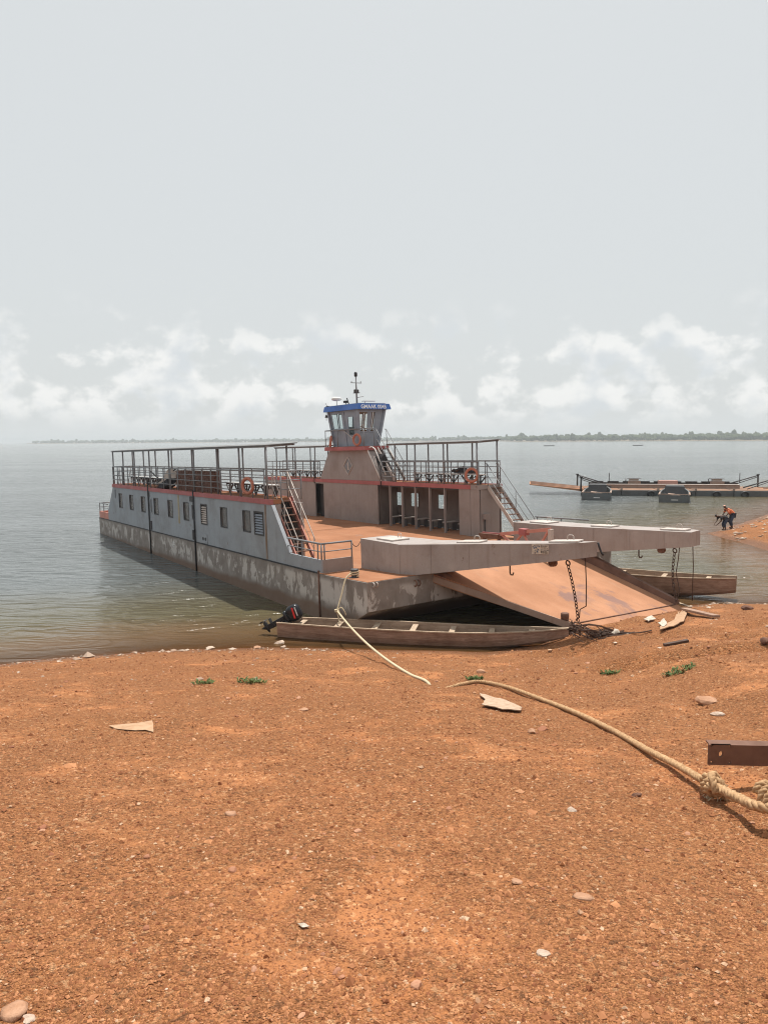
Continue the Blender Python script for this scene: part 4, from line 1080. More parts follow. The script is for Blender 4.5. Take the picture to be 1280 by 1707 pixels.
# bollard
bl = MB().lathe((1.65, 0.32, 0.06), [(0.13, 0), (0.10, 0.02), (0.09, 0.2), (0.13, 0.22), (0.13, 0.27), (0.10, 0.28)], 14); bl.box(1.45, 1.85, 0.18, 0.46, 0.055, 0.075)
bl.build('bollard', M['dark'], ferry, True)
bl2 = MB().torus((1.65, 0.32, 0.16), (0, 0, 1), 0.11, 0.03, 16, 6); bl2.torus((1.66, 0.32, 0.21), (0.1, 0, 1), 0.11, 0.028, 16, 6)
# salmon lattice gangway lying on the deck between the arms
trs = empty('lattice_frame', mat=FM @ Matrix.Translation((1.4, 7.35, 0.08)))
tag(trs, 'rusty salmon-painted lattice frame standing on the ferry deck between the two ramp arms', 'metal frame')
pA, pB = V(-0.7, 0.0, 0.64), V(1.70, 0.05, 0.99)
MB().beam(pA, pB, 0.10, 0.12).build('top_chord', M['pink'], trs); MB().beam((-1.9, 0.0, 0.05), (1.4, 0.05, 0.05), 0.1, 0.1).build('bottom_chord', M['steel'], trs)
for a, b in ((V(-0.65, 0, 0.62), V(0.35, 0, 0.06)), (V(0.45, 0, 0.78), V(-0.3, 0, 0.06)), (V(0.45, 0, 0.78), V(0.95, 0, 0.06)), (V(1.62, 0.05, 0.95), V(1.0, 0.02, 0.06))):
    MB().beam(a, b, 0.06, 0.07, (0, 1, 0)).build('brace', M['pink'], trs)
MB().beam((1.72, 0.05, -0.1), (1.72, 0.05, 1.0), 0.14, 0.14, (0, 1, 0)).build('end_post', M['pale_rail'], trs)
MB().box(0.30, 0.62, -0.09, 0.14, 0.70, 0.92).build('gusset', M['red'], trs)
MB().beam((-1.75, 0.0, 0.52), (-0.72, 0.0, 0.54), 0.3, 0.17).build('roller', M['steel'], trs); MB().beam((-1.7, 0.0, 0.62), (-0.75, 0.0, 0.64), 0.06, 0.05).build('roller_bar', M['red'], trs)
MB().beam((-1.6, 0.0, 0.05), (-1.6, 0.0, 0.45), 0.1, 0.1).build('foot', M['steel'], trs); MB().beam((-0.8, 0.0, 0.05), (-0.8, 0.0, 0.47), 0.1, 0.1).build('foot', M['steel'], trs)

# ------------------------------------------------------------------ things aboard
def lifebuoy(x, y, z, nrm, label, tilt=0):
    e = empty('lifebuoy', mat=FM @ Matrix.Translation((x, y, z)))
    tag(e, label, 'lifebuoy', 'orange lifebuoys hung about the ferry')
    n_ = Vector(nrm).normalized()
    MB().torus((0, 0, 0), n_, 0.28, 0.062, 28, 10).build('ring', M['orange'], e, True)
    a = n_.cross(Vector((0, 0, 1))).normalized(); b = n_.cross(a)
    for k in range(4):
        t = math.pi / 4 + k * math.pi / 2
        d = a * math.cos(t) + b * math.sin(t); tg = -a * math.sin(t) + b * math.cos(t)
        MB().torus(d * 0.28, tg, 0.061, 0.010, 14, 4).build('band', M['pink'], e, True)
    return e
lifebuoy(-5.2, -0.04, 2.72, (0.35, -1, 0), 'orange lifebuoy leaning on the near side rail, left of the pink stairs')
lifebuoy(-3.75, YP - 0.08, 2.72, (0.45, -1, 0), 'orange lifebuoy on the far side rail beside the sleeping person')
lifebuoy(-12.6, YP - 0.33, 4.47, (0.15, -1, 0), 'orange lifebuoy at the foot of the wheelhouse door, near the stairs')
lifebuoy(-15.35, YP - 0.33, 4.43, (-0.5, -1, 0.15), 'orange lifebuoy on the wheelhouse platform at its left corner')
# brick stack on the near upper deck
bs = empty('brick_stack', mat=FM @ Matrix.Translation((-12.3, 0.62, 2.252)))
tag(bs, 'block of stacked brown bricks on the near upper deck behind the railing', 'bricks')
m = MB()
for c_ in range(12):
    z = c_ * 0.078
    for i in range(20):
        for j in range(2):
            jx, jy = random.uniform(-.012, .012), random.uniform(-.012, .012)
            if c_ % 2: m.box(-2.2 + i * 0.225 + jx, -2.2 + i * 0.225 + 0.212 + jx, -0.22 + j * 0.215 + jy, -0.22 + j * 0.215 + 0.2 + jy, z, z + 0.071)
            else: m.box(-2.2 + i * 0.225 + jx, -2.2 + i * 0.225 + 0.208 + jx, -0.22 + j * 0.215 + jy, -0.22 + j * 0.215 + 0.204 + jy, z, z + 0.071)
o = m.build('bricks', M['brick'], bs, recalc=False); tag(o, kind='stuff')
# tarpaulin heap
def sheet(name, nx, ny, fn, mat, parent=None, th=0.006):
    m = MB()
    for i in range(nx + 1):
        for j in range(ny + 1): m.v.append(tuple(fn(i / nx, j / ny)))
    for i in range(nx):
        for j in range(ny):
            a = i * (ny + 1) + j; m.f.append((a, a + ny + 1, a + ny + 2, a + 1))
    o_ = m.build(name, mat, parent, True, False)
    so_ = o_.modifiers.new('thick', 'SOLIDIFY'); so_.thickness = th
    return o_
tp = empty('tarpaulin_heap', mat=FM @ Matrix.Translation((-16.5, 0.62, 2.252)))
tag(tp, 'crumpled tan tarpaulin draped over poles beside the brick stack on the upper deck', 'tarpaulin')
def tf(u, v):
    x = -1.6 + 3.3 * u; y = -0.4 + 0.85 * v
    z = 0.12 + 0.92 * math.exp(-((u - 0.62) / 0.33) ** 2) * math.exp(-((v - 0.55) / 0.42) ** 2) + 0.05 * math.sin(9 * u + 4 * v) * math.cos(7 * v - 3 * u)
    return (x, y, max(z, 0.02))
sheet('cover', 22, 10, tf, M['tarp'], tp)
for a, b in (((-1.9, -0.3, 0.9), (0.4, -0.2, 0.15)), ((-1.2, -0.2, 0.2), (1.2, 0.1, 1.0)), ((-0.2, -0.35, 0.05), (1.5, -0.3, 0.55))):
    MB().tube(a, b, 0.035, 7).build('pole', M['dark'], tp, True)
cr_ = MB().box(-0.75, 0.75, -0.25, 0.25, 0, 0.32).build('dark_crate', M['charcoal'], None); cr_.matrix_world = FM @ Matrix.Translation((-15.6, 0.35, 2.30)) @ Matrix.Rotation(R_(-14), 4, 'Y'); bevel(cr_, 0.03)
cr_.name = 'dark_box'; tag(cr_, 'tilted charcoal box lying against the tarpaulin on the near upper deck', 'box')

# ------------------------------------------------------------------ people
def skin_body(name, joints, edges, mat, parent=None, sub=2, root=0):
    me = bpy.data.meshes.new(name)
    names = list(joints)
    me.from_pydata([joints[n][0] for n in names], [(0, 0)][:0] + [(names.index(a), names.index(b)) for a, b in edges], [])
    o_ = bpy.data.objects.new(name, me); COL.objects.link(o_)
    if parent is not None: o_.parent = parent
    sk = o_.modifiers.new('skin', 'SKIN'); sk.use_smooth_shade = True
    ly = me.skin_vertices[0] if me.skin_vertices else None
    if ly is None:
        me.attributes  # layer is made by the modifier on evaluation
        import bmesh
        bm = bmesh.new(); bm.from_mesh(me); bm.verts.layers.skin.verify(); bm.to_mesh(me); bm.free()
        ly = me.skin_vertices[0]
    for i, n in enumerate(names):
        r = joints[n][1]; r = r if isinstance(r, tuple) else (r, r)
        ly.data[i].radius = r; ly.data[i].use_root = (i == root)
    ss = o_.modifiers.new('sub', 'SUBSURF'); ss.levels = sub; ss.render_levels = sub
    me.materials.append(mat)
    return o_
def hand_joints(j, e, w, d, side, pref, k=1.0):
    """five fingers from the wrist point w along direction d"""
    d = Vector(d).normalized(); s = Vector(side).normalized(); n = d.cross(s)
    w = Vector(w)
    palm = w + d * 0.075 * k
    j[pref + 'palm'] = (palm, (0.034, 0.018)); e.append((pref, pref + 'palm'))
    for i, L in enumerate((0.075, 0.085, 0.08, 0.062)):
        b = palm + s * (i - 1.5) * 0.019 + d * 0.03
        t = b + d * L * 0.55 + n * 0.012; t2 = t + d * L * 0.35 + n * 0.035
        for q, (p, r) in enumerate(((b, 0.0095), (t, 0.009), (t2, 0.008))):
            j[f'{pref}f{i}{q}'] = (p, r)
        e += [(pref + 'palm', f'{pref}f{i}0'), (f'{pref}f{i}0', f'{pref}f{i}1'), (f'{pref}f{i}1', f'{pref}f{i}2')]
    b = w + d * 0.03 - s * 0.03; t = b + d * 0.035 - s * 0.03
    j[pref + 't0'] = (b, 0.012); j[pref + 't1'] = (t, 0.010); j[pref + 't2'] = (t + d * 0.03 - s * 0.005, 0.009)
    e += [(pref, pref + 't0'), (pref + 't0', pref + 't1'), (pref + 't1', pref + 't2')]
def person(pose, label, cat_mats, loc, yaw, mat=None):
    """pose: dict joint->(x,y,z); x is the way the person faces"""
    e_ = empty('person')
    e_.matrix_world = mat if mat is not None else Matrix.Translation(loc) @ Matrix.Rotation(yaw, 4, 'Z')
    tag(e_, label, 'person')
    P = {k: Vector(v) for k, v in pose.items()}
    rad = dict(pelvis=(0.125, 0.15), waist=(0.105, 0.135), chest=(0.115, 0.165), neckb=0.06, neck=0.052, chin=(0.07, 0.06), head=(0.088, 0.078), crown=(0.06, 0.058),
               shl=0.062, ell=0.042, wrl=0.028, shr=0.062, elr=0.042, wrr=0.028, hpl=0.088, knl=0.058, anl=0.038, tol=(0.04, 0.03), hpr=0.088, knr=0.058, anr=0.038, tor=(0.04, 0.03))
    j = {k: (P[k], rad[k]) for k in P}
    ed = [('pelvis', 'waist'), ('waist', 'chest'), ('chest', 'neckb'), ('neckb', 'neck'), ('neck', 'chin'), ('chin', 'head'), ('head', 'crown')]
    for s in 'lr':
        ed += [('chest', 'sh' + s), ('sh' + s, 'el' + s), ('el' + s, 'wr' + s), ('pelvis', 'hp' + s), ('hp' + s, 'kn' + s), ('kn' + s, 'an' + s), ('an' + s, 'to' + s)]
    jj, ee = dict(j), list(ed)
    for s in 'lr':
        d = P['wr' + s] - P['el' + s]
        hand_joints(jj, ee, P['wr' + s], d, Vector((0, 1 if s == 'l' else -1, 0)) - d * 0, 'wr' + s)
    skin_body('body', jj, ee, cat_mats['skin'], e_)
    # face: nose, eyes, ears
    hd, ck = P['head'], P['chin']
    f = cat_mats['face']; f = Vector(f).normalized(); up = (P['crown'] - P['chin']).normalized(); sd = f.cross(up).normalized()
    m = MB(); nz = ck.lerp(hd, 0.6) + f * 0.088
    m.add([nz + up * 0.03, nz - up * 0.012 + sd * 0.016, nz - up * 0.012 - sd * 0.016, nz + f * 0.022 - up * 0.008], [(0, 1, 3), (0, 3, 2), (1, 2, 3)])
    for s in (-1, 1):
        c_ = hd + sd * s * 0.082; m.torus(c_, sd, 0.022, 0.008, 8, 4)
    m.build('face_feature', cat_mats['skin'], e_, True)
    m = MB()
    for s in (-1, 1): m.lathe(hd + f * 0.078 + sd * s * 0.03 - V(0, 0, 0.006), [(0.004, 0), (0.011, 0.006), (0.004, 0.012)], 8)
    m.build('eye', cat_mats['hair'], e_, True)
    # clothes on the same skeleton, a little fuller
    def fuller(keys, k, add): 
        out = {}
        for q in keys:
            r = rad[q]; r = r if isinstance(r, tuple) else (r, r); out[q] = (P[q], (r[0] * k + add, r[1] * k + add))
        return out
    tk = ['waist', 'chest', 'shl', 'shr', 'pelvis']
    tj = fuller(tk, 1.06, 0.012)
    te = [('pelvis', 'waist'), ('waist', 'chest'), ('chest', 'shl'), ('chest', 'shr')]
    for s in 'lr':
        q = P['sh' + s].lerp(P['el' + s], 0.75); tj['sl' + s] = (q, 0.064); te.append(('sh' + s, 'sl' + s))
    tj['col'] = (P['chest'].lerp(P['neckb'], 0.8), 0.075); te.append(('chest', 'col'))
    skin_body('top', tj, te, cat_mats['top'], e_, 2, 0)
    lj = fuller(['pelvis', 'hpl', 'hpr', 'knl', 'knr'], 1.05, 0.014); le = [('pelvis', 'hpl'), ('pelvis', 'hpr'), ('hpl', 'knl'), ('hpr', 'knr')]
    for s in 'lr':
        q = P['kn' + s].lerp(P['an' + s], cat_mats.get('leg', 0.5)); lj['hem' + s] = (q, 0.066); le.append(('kn' + s, 'hem' + s))
    lj['pelvis'] = (P['pelvis'] - (P['waist'] - P['pelvis']) * 0.05, (0.150, 0.172))
    skin_body('trousers', lj, le, cat_mats['bottom'], e_, 2, 0)
    hj = {'a': (hd + up * 0.02 - f * 0.012, (0.098, 0.09)), 'b': (P['crown'] + up * 0.012 - f * 0.004, (0.07, 0.066))}
    skin_body('headwear' if 'cap' in cat_mats else 'hair', hj, [('a', 'b')], cat_mats.get('cap', cat_mats['hair']), e_, 2, 0)
    return e_
bend = dict(pelvis=(-0.22, 0, 0.92), waist=(-0.10, 0, 1.08), chest=(0.12, 0, 1.22), neckb=(0.24, 0, 1.30), neck=(0.29, 0, 1.33), chin=(0.34, 0, 1.335), head=(0.385, 0, 1.41), crown=(0.40, 0, 1.48),
            shl=(0.17, 0.19, 1.21), ell=(0.28, 0.21, 0.93), wrl=(0.45, 0.14, 0.77), shr=(0.17, -0.19, 1.21), elr=(0.27, -0.22, 0.93), wrr=(0.44, -0.15, 0.74),
            hpl=(-0.19, 0.10, 0.86), knl=(-0.02, 0.14, 0.48), anl=(-0.12, 0.14, 0.07), tol=(0.05, 0.15, 0.03), hpr=(-0.19, -0.10, 0.86), knr=(-0.10, -0.15, 0.47), anr=(-0.26, -0.15, 0.07), tor=(-0.09, -0.16, 0.03))
p1 = (21.75, 46.35); 
person(bend, 'person in an orange top and peach cap bending forward at the tip of the spit', dict(skin=M['skin'], top=M['shirt'], bottom=M['navy'], hair=M['hair'], cap=M['cap'], face=(0.9, 0, -0.35), leg=0.7), (p1[0], p1[1], max(hz(*p1), 0.0)), R_(190))
stoop = dict(bend)
stoop.update(pelvis=(-0.16, 0, 0.74), waist=(-0.02, 0, 0.84), chest=(0.22, 0, 0.88), neckb=(0.36, 0, 0.90), neck=(0.41, 0, 0.90), chin=(0.48, 0, 0.865), head=(0.535, 0, 0.93), crown=(0.57, 0, 0.98),
             shl=(0.27, 0.18, 0.86), ell=(0.30, 0.2, 0.60), wrl=(0.46, 0.13, 0.42), shr=(0.27, -0.18, 0.86), elr=(0.34, -0.2, 0.62), wrr=(0.52, -0.1, 0.46),
             hpl=(-0.13, 0.10, 0.68), knl=(0.03, 0.14, 0.38), anl=(-0.06, 0.13, 0.07), tol=(0.10, 0.14, 0.03), hpr=(-0.13, -0.10, 0.68), knr=(0.0, -0.14, 0.38), anr=(-0.1, -0.13, 0.07), tor=(0.06, -0.14, 0.03))
p2 = (21.1, 45.7)
person(stoop, 'stooping person in dark clothes reaching down to the water beside the orange-clad person', dict(skin=M['skin'], top=M['charcoal'], bottom=M['navy'], hair=M['hair'], face=(0.8, 0, -0.6), leg=0.6), (p2[0], p2[1], max(hz(*p2), 0.0)), R_(186))
lie = dict(pelvis=(0, 0, 0.13), waist=(-0.16, 0, 0.125), chest=(-0.36, 0, 0.13), neckb=(-0.52, 0, 0.12), neck=(-0.57, 0, 0.13), chin=(-0.61, 0, 0.17), head=(-0.69, 0, 0.14), crown=(-0.76, 0, 0.13),
           shl=(-0.41, 0.18, 0.12), ell=(-0.16, 0.2, 0.20), wrl=(0.0, 0.06, 0.27), shr=(-0.41, -0.18, 0.12), elr=(-0.16, -0.21, 0.14), wrr=(0.0, -0.08, 0.27),
           hpl=(0.08, 0.09, 0.11), knl=(0.48, 0.10, 0.12), anl=(0.88, 0.08, 0.06), tol=(0.93, 0.09, 0.20), hpr=(0.08, -0.09, 0.11), knr=(0.48, -0.08, 0.14), anr=(0.87, -0.06, 0.06), tor=(0.91, -0.07, 0.21))
person(lie, 'person in dark clothes lying asleep on the bench of the far upper deck', dict(skin=M['skin'], top=M['charcoal'], bottom=M['charcoal'], hair=M['hair'], face=(0.1, 0, 1), leg=0.9), None, 0, FM @ Matrix.Translation((-5.55, W - 0.38, ZU + 0.46)))
#PART3
# ================================================================== dugout canoes
def spline(pts, per=12):
    pts = [Vector(p) for p in pts]; out = []
    ext = [pts[0] * 2 - pts[1]] + pts + [pts[-1] * 2 - pts[-2]]
    for i in range(1, len(ext) - 2):
        a, b, c, d = ext[i - 1], ext[i], ext[i + 1], ext[i + 2]
        for k in range(per):
            t = k / per
            out.append(0.5 * ((2 * b) + (c - a) * t + (2 * a - 5 * b + 4 * c - d) * t * t + (3 * b - a - 3 * c + d) * t ** 3))
    out.append(pts[-1])
    return out
def canoe(name, label, L, wmid, wst, wbow, dep_, stern, bow, z0, group, bow_rise=0.3, roll=0.0, thw=7, mat=None, mat_in=None, blunt=0.0):
    st, bw = Vector((stern[0], stern[1], 0)), Vector((bow[0], bow[1], 0))
    mid = (st + bw) / 2; L = (bw - st).length; yaw = math.atan2(bw.y - st.y, bw.x - st.x)
    e_ = empty(name); e_.matrix_world = Matrix.Translation((mid.x, mid.y, z0)) @ Matrix.Rotation(yaw, 4, 'Z') @ Matrix.Rotation(roll, 4, 'X')
    tag(e_, label, 'canoe', group)
    N = 36
    def sec(t, ins=0.0):
        x = -L / 2 + L * t
        w = wst + (wmid - wst) * math.sin(min(1, t / 0.45) * math.pi / 2) if t < 0.45 else wmid + (wbow - wmid) * ((t - 0.45) / 0.55) ** 2.3
        g = dep_ + 0.05 * (1 - t) ** 3 + bow_rise * 0.35 * max(0, (t - 0.6) / 0.4) ** 2
        b = 0.05 * (1 - min(1, t / 0.3)) ** 2 + bow_rise * max(0, (t - 0.62) / 0.38) ** 2.0
        w -= ins; w = max(w, 0.012); b += ins * 1.2; g2 = g
        h = g2 - b
        fl = 0.80
        return [(x, -w, g2), (x, -w * 0.95, b + h * 0.55), (x, -w * fl, b + h * 0.16), (x, -w * 0.55, b), (x, w * 0.55, b), (x, w * fl, b + h * 0.16), (x, w * 0.95, b + h * 0.55), (x, w, g2)]
    m = MB(); q = 8
    for i in range(N + 1): m.v += sec(i / N)
    for i in range(N):
        for k in range(q - 1): m.f.append((i * q + k, (i + 1) * q + k, (i + 1) * q + k + 1, i * q + k + 1))
    m.f.append(tuple(range(q))); m.f.append(tuple(N * q + k for k in range(q)))
    hull = m.build('hull', mat or M['wood'], e_, True, True)
    hull.data.shade_flat()
    m = MB()
    for i in range(N + 1): m.v += sec(0.01 + 0.975 * i / N, 0.035)
    for i in range(N):
        for k in range(q - 1): m.f.append((i * q + k, i * q + k + 1, (i + 1) * q + k + 1, (i + 1) * q + k))
    m.f.append(tuple(range(q)))
    m.build('lining', mat_in or M['wood_in'], e_, False, False)
    for s in (0, 7):
        pts = [Vector(sec(i / N)[s]) for i in range(N + 1)]
        mm = MB()
        for a, b in zip(pts[:-1], pts[1:]): mm.beam(a + V(0, 0, 0.008), b + V(0, 0, 0.008), 0.055, 0.035)
        mm.build('gunwale', M['wood_pale'], e_)
    for i in range(thw):
        t = 0.08 + 0.80 * i / max(1, thw - 1)
        a, b = Vector(sec(t)[1]), Vector(sec(t)[6])
        a.z = b.z = sec(t)[0][2] - 0.05
        MB().beam(a + V(0, 0.03, 0), b - V(0, 0.03, 0), 0.16, 0.03).build('thwart', M['wood_pale'], e_)
    for i in range(10):
        t = 0.05 + 0.08 * i + 0.02
        ps = [Vector(p) for p in sec(t, 0.045)]
        m = MB()
        for a, b in zip(ps[:-1], ps[1:]): m.beam(a, b, 0.035, 0.02)
        m.build('rib', M['wood_in'], e_)
    return e_
can = canoe('dugout_canoe', 'long brown plank canoe with thwarts lying along the beach under the ferry bow', 8.3, 0.52, 0.36, 0.02, 0.50, (-3.12, 21.75), (5.12, 20.18), -0.10, 'canoes on the near shore', 0.40)
can2 = canoe('dugout_canoe', 'grey-brown canoe with a blunt metal-sheathed bow beyond the ramp', 8.0, 0.60, 0.42, 0.24, 0.72, (5.9, 29.9), (12.6, 26.15), -0.02, 'canoes on the near shore', 0.30, 0.0, 5, M['wood'])
for i, (px, py) in enumerate(((915, 739.0), (1063, 740.0))):
    d = ray(px, py); t = -CAM_Z / min(d.z, -0.006); t = min(t, 620); c_ = Vector((d.x * t, d.y * t))
    canoe('far_canoe', ('tiny dark canoe far out on the lake, the left one of two', 'tiny dark canoe far out on the lake, the right one of two')[i], 8, 0.6, 0.4, 0.05, 0.55, (c_.x - 4.5, c_.y - 1), (c_.x + 4.5, c_.y + 1), -0.1, 'canoes far out', 0.25, 0, 2, M['dark'], M['dark'])
# outboard motor, tilted up on the canoe's stern
ob = empty('outboard_motor')
ob.matrix_world = Matrix.Translation((-2.98, 21.72, 0.48)) @ Matrix.Rotation(math.atan2(20.18 - 21.75, 8.24), 4, 'Z') @ Matrix.Rotation(R_(62), 4, 'Y')
tag(ob, 'black outboard motor tilted up on the stern of the beach canoe', 'outboard motor')
def superbox(cx, cy, cz, sx, sy, sz, p=3.2, n=12):
    m = MB(); nn = 18
    for i in range(n + 1):
        a = -math.pi / 2 + math.pi * i / n
        for k in range(nn):
            b = 2 * math.pi * k / nn
            f = lambda v, e: math.copysign(abs(v) ** (2 / e), v)
            m.v.append((cx + sx * f(math.cos(a), p) * f(math.cos(b), p), cy + sy * f(math.cos(a), p) * f(math.sin(b), p), cz + sz * f(math.sin(a), p)))
    for i in range(n):
        for k in range(nn): m.f.append((i * nn + k, i * nn + (k + 1) % nn, (i + 1) * nn + (k + 1) % nn, (i + 1) * nn + k))
    return m
# local: z along the drive (up = powerhead), x forward
cw = superbox(-0.05, 0, 0.36, 0.25, 0.16, 0.22).build('cowling', M['cowl'], ob, True)
for s in (-1, 1):
    MB().beam((-0.22, s * 0.163, 0.42), (0.10, s * 0.163, 0.36), 0.012, 0.05, (0, 0, 1)).build('red_stripe', M['decal_red'], cw)
    MB().beam((-0.20, s * 0.162, 0.50), (0.06, s * 0.162, 0.47), 0.012, 0.03, (0, 0, 1)).build('silver_stripe', M['decal_grey'], cw)
superbox(-0.04, 0, 0.10, 0.20, 0.13, 0.07).build('engine_tray', M['cowl'], ob, True)
m = MB().hexa([(-0.09, -0.045, -0.62), (0.06, -0.035, -0.62), (0.06, 0.035, -0.62), (-0.09, 0.045, -0.62), (-0.12, -0.07, 0.08), (0.08, -0.06, 0.08), (0.08, 0.06, 0.08), (-0.12, 0.07, 0.08)])
m.hexa([(-0.24, -0.10, -0.44), (0.07, -0.06, -0.44), (0.07, 0.06, -0.44), (-0.24, 0.10, -0.44), (-0.24, -0.10, -0.42), (0.07, -0.06, -0.42), (0.07, 0.06, -0.42), (-0.24, 0.10, -0.42)])
lg = m.build('drive_leg', M['black'], ob); bevel(lg, 0.012)
tb = MB(); tb.path([(-0.22, 0, -0.62), (-0.16, 0, -0.62), (0.02, 0, -0.62), (0.14, 0, -0.62)], lambda t: 0.065 * (1 - abs(t - 0.45) ** 2 * 2.4), 10)
tb.prism([(-0.10, -0.62), (0.06, -0.62), (-0.06, -0.82)], 'y', -0.012, 0.012); tb.build('gearcase', M['black'], ob, True)
for k in range(3):
    a = 2 * math.pi * k / 3
    d, s = Vector((0, math.cos(a), math.sin(a))), Vector((0.5, -math.sin(a), math.cos(a))).normalized()
    c_ = Vector((-0.24, 0, -0.62))
    MB().add([c_ + d * 0.03 - s * 0.03, c_ + d * 0.13 - s * 0.06, c_ + d * 0.15 + s * 0.03, c_ + d * 0.03 + s * 0.03] + [q + V(0.012, 0, 0) for q in (c_ + d * 0.03 - s * 0.03, c_ + d * 0.13 - s * 0.06, c_ + d * 0.15 + s * 0.03, c_ + d * 0.03 + s * 0.03)],
             [(0, 1, 2, 3), (4, 5, 6, 7), (0, 1, 5, 4), (1, 2, 6, 5), (2, 3, 7, 6), (3, 0, 4, 7)]).build('propeller_blade', M['dark'], ob)
MB().path([(0.10, 0, 0.12), (0.35, 0.02, 0.16), (0.62, 0.03, 0.17)], 0.02, 8).build('tiller', M['black'], ob, True)
m = MB().box(0.07, 0.20, -0.11, 0.11, -0.14, 0.10); m.build('clamp_bracket', M['dark'], ob)

# ================================================================== ropes
def twisted(name, pts, R0, mat, parent=None, pitch=0.16, per=14, seg=6, jit=0.0, R1=None):
    P = spline(pts, per); m = MB()
    # resample evenly
    ds = [0]
    for a, b in zip(P[:-1], P[1:]): ds.append(ds[-1] + (b - a).length)
    n = max(8, int(ds[-1] / (R0 * 0.9)))
    xs = np.interp(np.linspace(0, ds[-1], n), ds, [p.x for p in P]); ys = np.interp(np.linspace(0, ds[-1], n), ds, [p.y for p in P]); zs = np.interp(np.linspace(0, ds[-1], n), ds, [p.z for p in P])
    Q = [Vector(q) for q in zip(xs, ys, zs)]; step = ds[-1] / (n - 1)
    t0 = (Q[1] - Q[0]).normalized(); a = t0.cross(Vector((0, 0, 1))).normalized()
    fr = []
    for i in range(n):
        t = (Q[min(i + 1, n - 1)] - Q[max(i - 1, 0)]).normalized()
        a = (a - t * a.dot(t)).normalized(); fr.append((a.copy(), t.cross(a)))
    for s in range(3):
        pp = []
        for i in range(n):
            an_ = 2 * math.pi * (i * step / pitch + s / 3)
            rr_ = R0 + ((R1 or R0) - R0) * i / (n - 1)
            pp.append(Q[i] + (fr[i][0] * math.cos(an_) + fr[i][1] * math.sin(an_)) * rr_ * 0.5)
        m.path(pp, (lambda t: (R0 + ((R1 or R0) - R0) * t) * 0.56), seg)
    return m.build(name, mat, parent, True, False)
# hawser across the beach
hp = []
for px, py, lf in ((742, 1146, -0.03), (770, 1142.5, 0.02), (800, 1140, 0.04), (845, 1149, 0.04), (900, 1169, 0.04), (960, 1193, 0.04), (1020, 1223, 0.045), (1080, 1260, 0.06), (1130, 1292, 0.09)):
    hp.append(gp(px, py) + V(0, 0, lf))
kn0 = gp(1180, 1331) + V(0, 0, 0.13); 
hw_ = empty('mooring_hawser', tuple(kn0)); tag(hw_, 'thick tan three-strand hawser running across the beach to a knot at the right', 'rope')
def loc_pts(ps): return [Vector(p) - kn0 for p in ps]
kn2 = gp(1268, 1390) + V(0, 0, 0.20); kn1 = kn0 + (kn2 - kn0).normalized() * 0.17
twisted('line', loc_pts(hp + [kn0]), 0.036, M['rope'], hw_, 0.17)
twisted('tail_line', loc_pts([kn1, kn1.lerp(kn2, 0.5) + V(0, 0, -0.01), kn2, kn2 + V(0.35, -0.2, 0.06)]), 0.043, M['rope'], hw_, 0.17)
# knot: overlapping turns
def knot(c, ax_, r, rr_, n, mat, par):
    ax_ = Vector(ax_).normalized(); a = ax_.cross(Vector((0, 0, 1))).normalized(); b = ax_.cross(a)
    pts = []
    for i in range(n * 10 + 1):
        t = i / 10
        pts.append(Vector(c) + ax_ * (-0.5 + t / n) * rr_ * 2.2 * n * 0.75 + a * math.cos(2 * math.pi * t) * r * (1 + 0.15 * math.sin(t * 3)) + b * math.sin(2 * math.pi * t) * r * 1.15)
    return twisted('knot_turn', pts, rr_, mat, par, 0.12, 3)
kd = (kn2 - kn0).normalized()
sdv = kd.cross(Vector((0, 0, 1))).normalized(); upv = sdv.cross(kd)
def kp(a, b, c): return kd * a + sdv * b + upv * c
twisted('knot_turn', [kp(-0.06, 0, 0), kp(0.00, 0.05, 0.04), kp(0.05, 0.02, 0.075), kp(0.09, -0.055, 0.03), kp(0.07, -0.05, -0.05), kp(0.02, 0.03, -0.06), kp(0.06, 0.065, 0.0), kp(0.13, 0.02, 0.06), kp(0.16, -0.05, 0.02), kp(0.14, -0.03, -0.05), kp(0.10, 0.05, -0.05), kp(0.17, 0.06, 0.01), kp(0.24, 0, 0)], 0.037, M['rope'], hw_, 0.13, 10)
twisted('knot_turn', [kp(0.02, -0.04, -0.07), kp(0.05, -0.08, 0.0), kp(0.09, -0.02, 0.085), kp(0.17, 0.04, 0.095), kp(0.24, 0.06, 0.05), kp(0.25, 0.05, -0.03)], 0.034, M['rope'], hw_, 0.12, 10)
twisted('knot_tail', [kp(0.10, -0.06, -0.03), kp(0.11, -0.09, -0.09), kp(0.15, -0.13, -0.11)], 0.034, M['rope'], hw_, 0.12, 10)
fr_ = MB(); rr2 = random.Random(5)
for i in range(40):
    a = V(rr2.uniform(-0.02, 0.22), rr2.uniform(-0.12, 0.02), -0.06); fr_.path([a, a + V(rr2.uniform(-.04, .04), rr2.uniform(-.03, .03), -0.05), a + V(rr2.uniform(-.09, .09), rr2.uniform(-.06, .06), -0.10)], 0.004, 4)
fr_.build('frayed_ends', M['rope_pale'], hw_, False, False)
twisted('coil', [kn2 - kn0 + V(0.0, 0, 0.03) + V(0.10 + 0.075 * math.cos(t), -0.04 + 0.03 * math.sin(t) + 0.012 * t, 0.075 * math.sin(t)) for t in np.linspace(0, 15.6, 36)], 0.030, M['rope'], hw_, 0.13, 4)
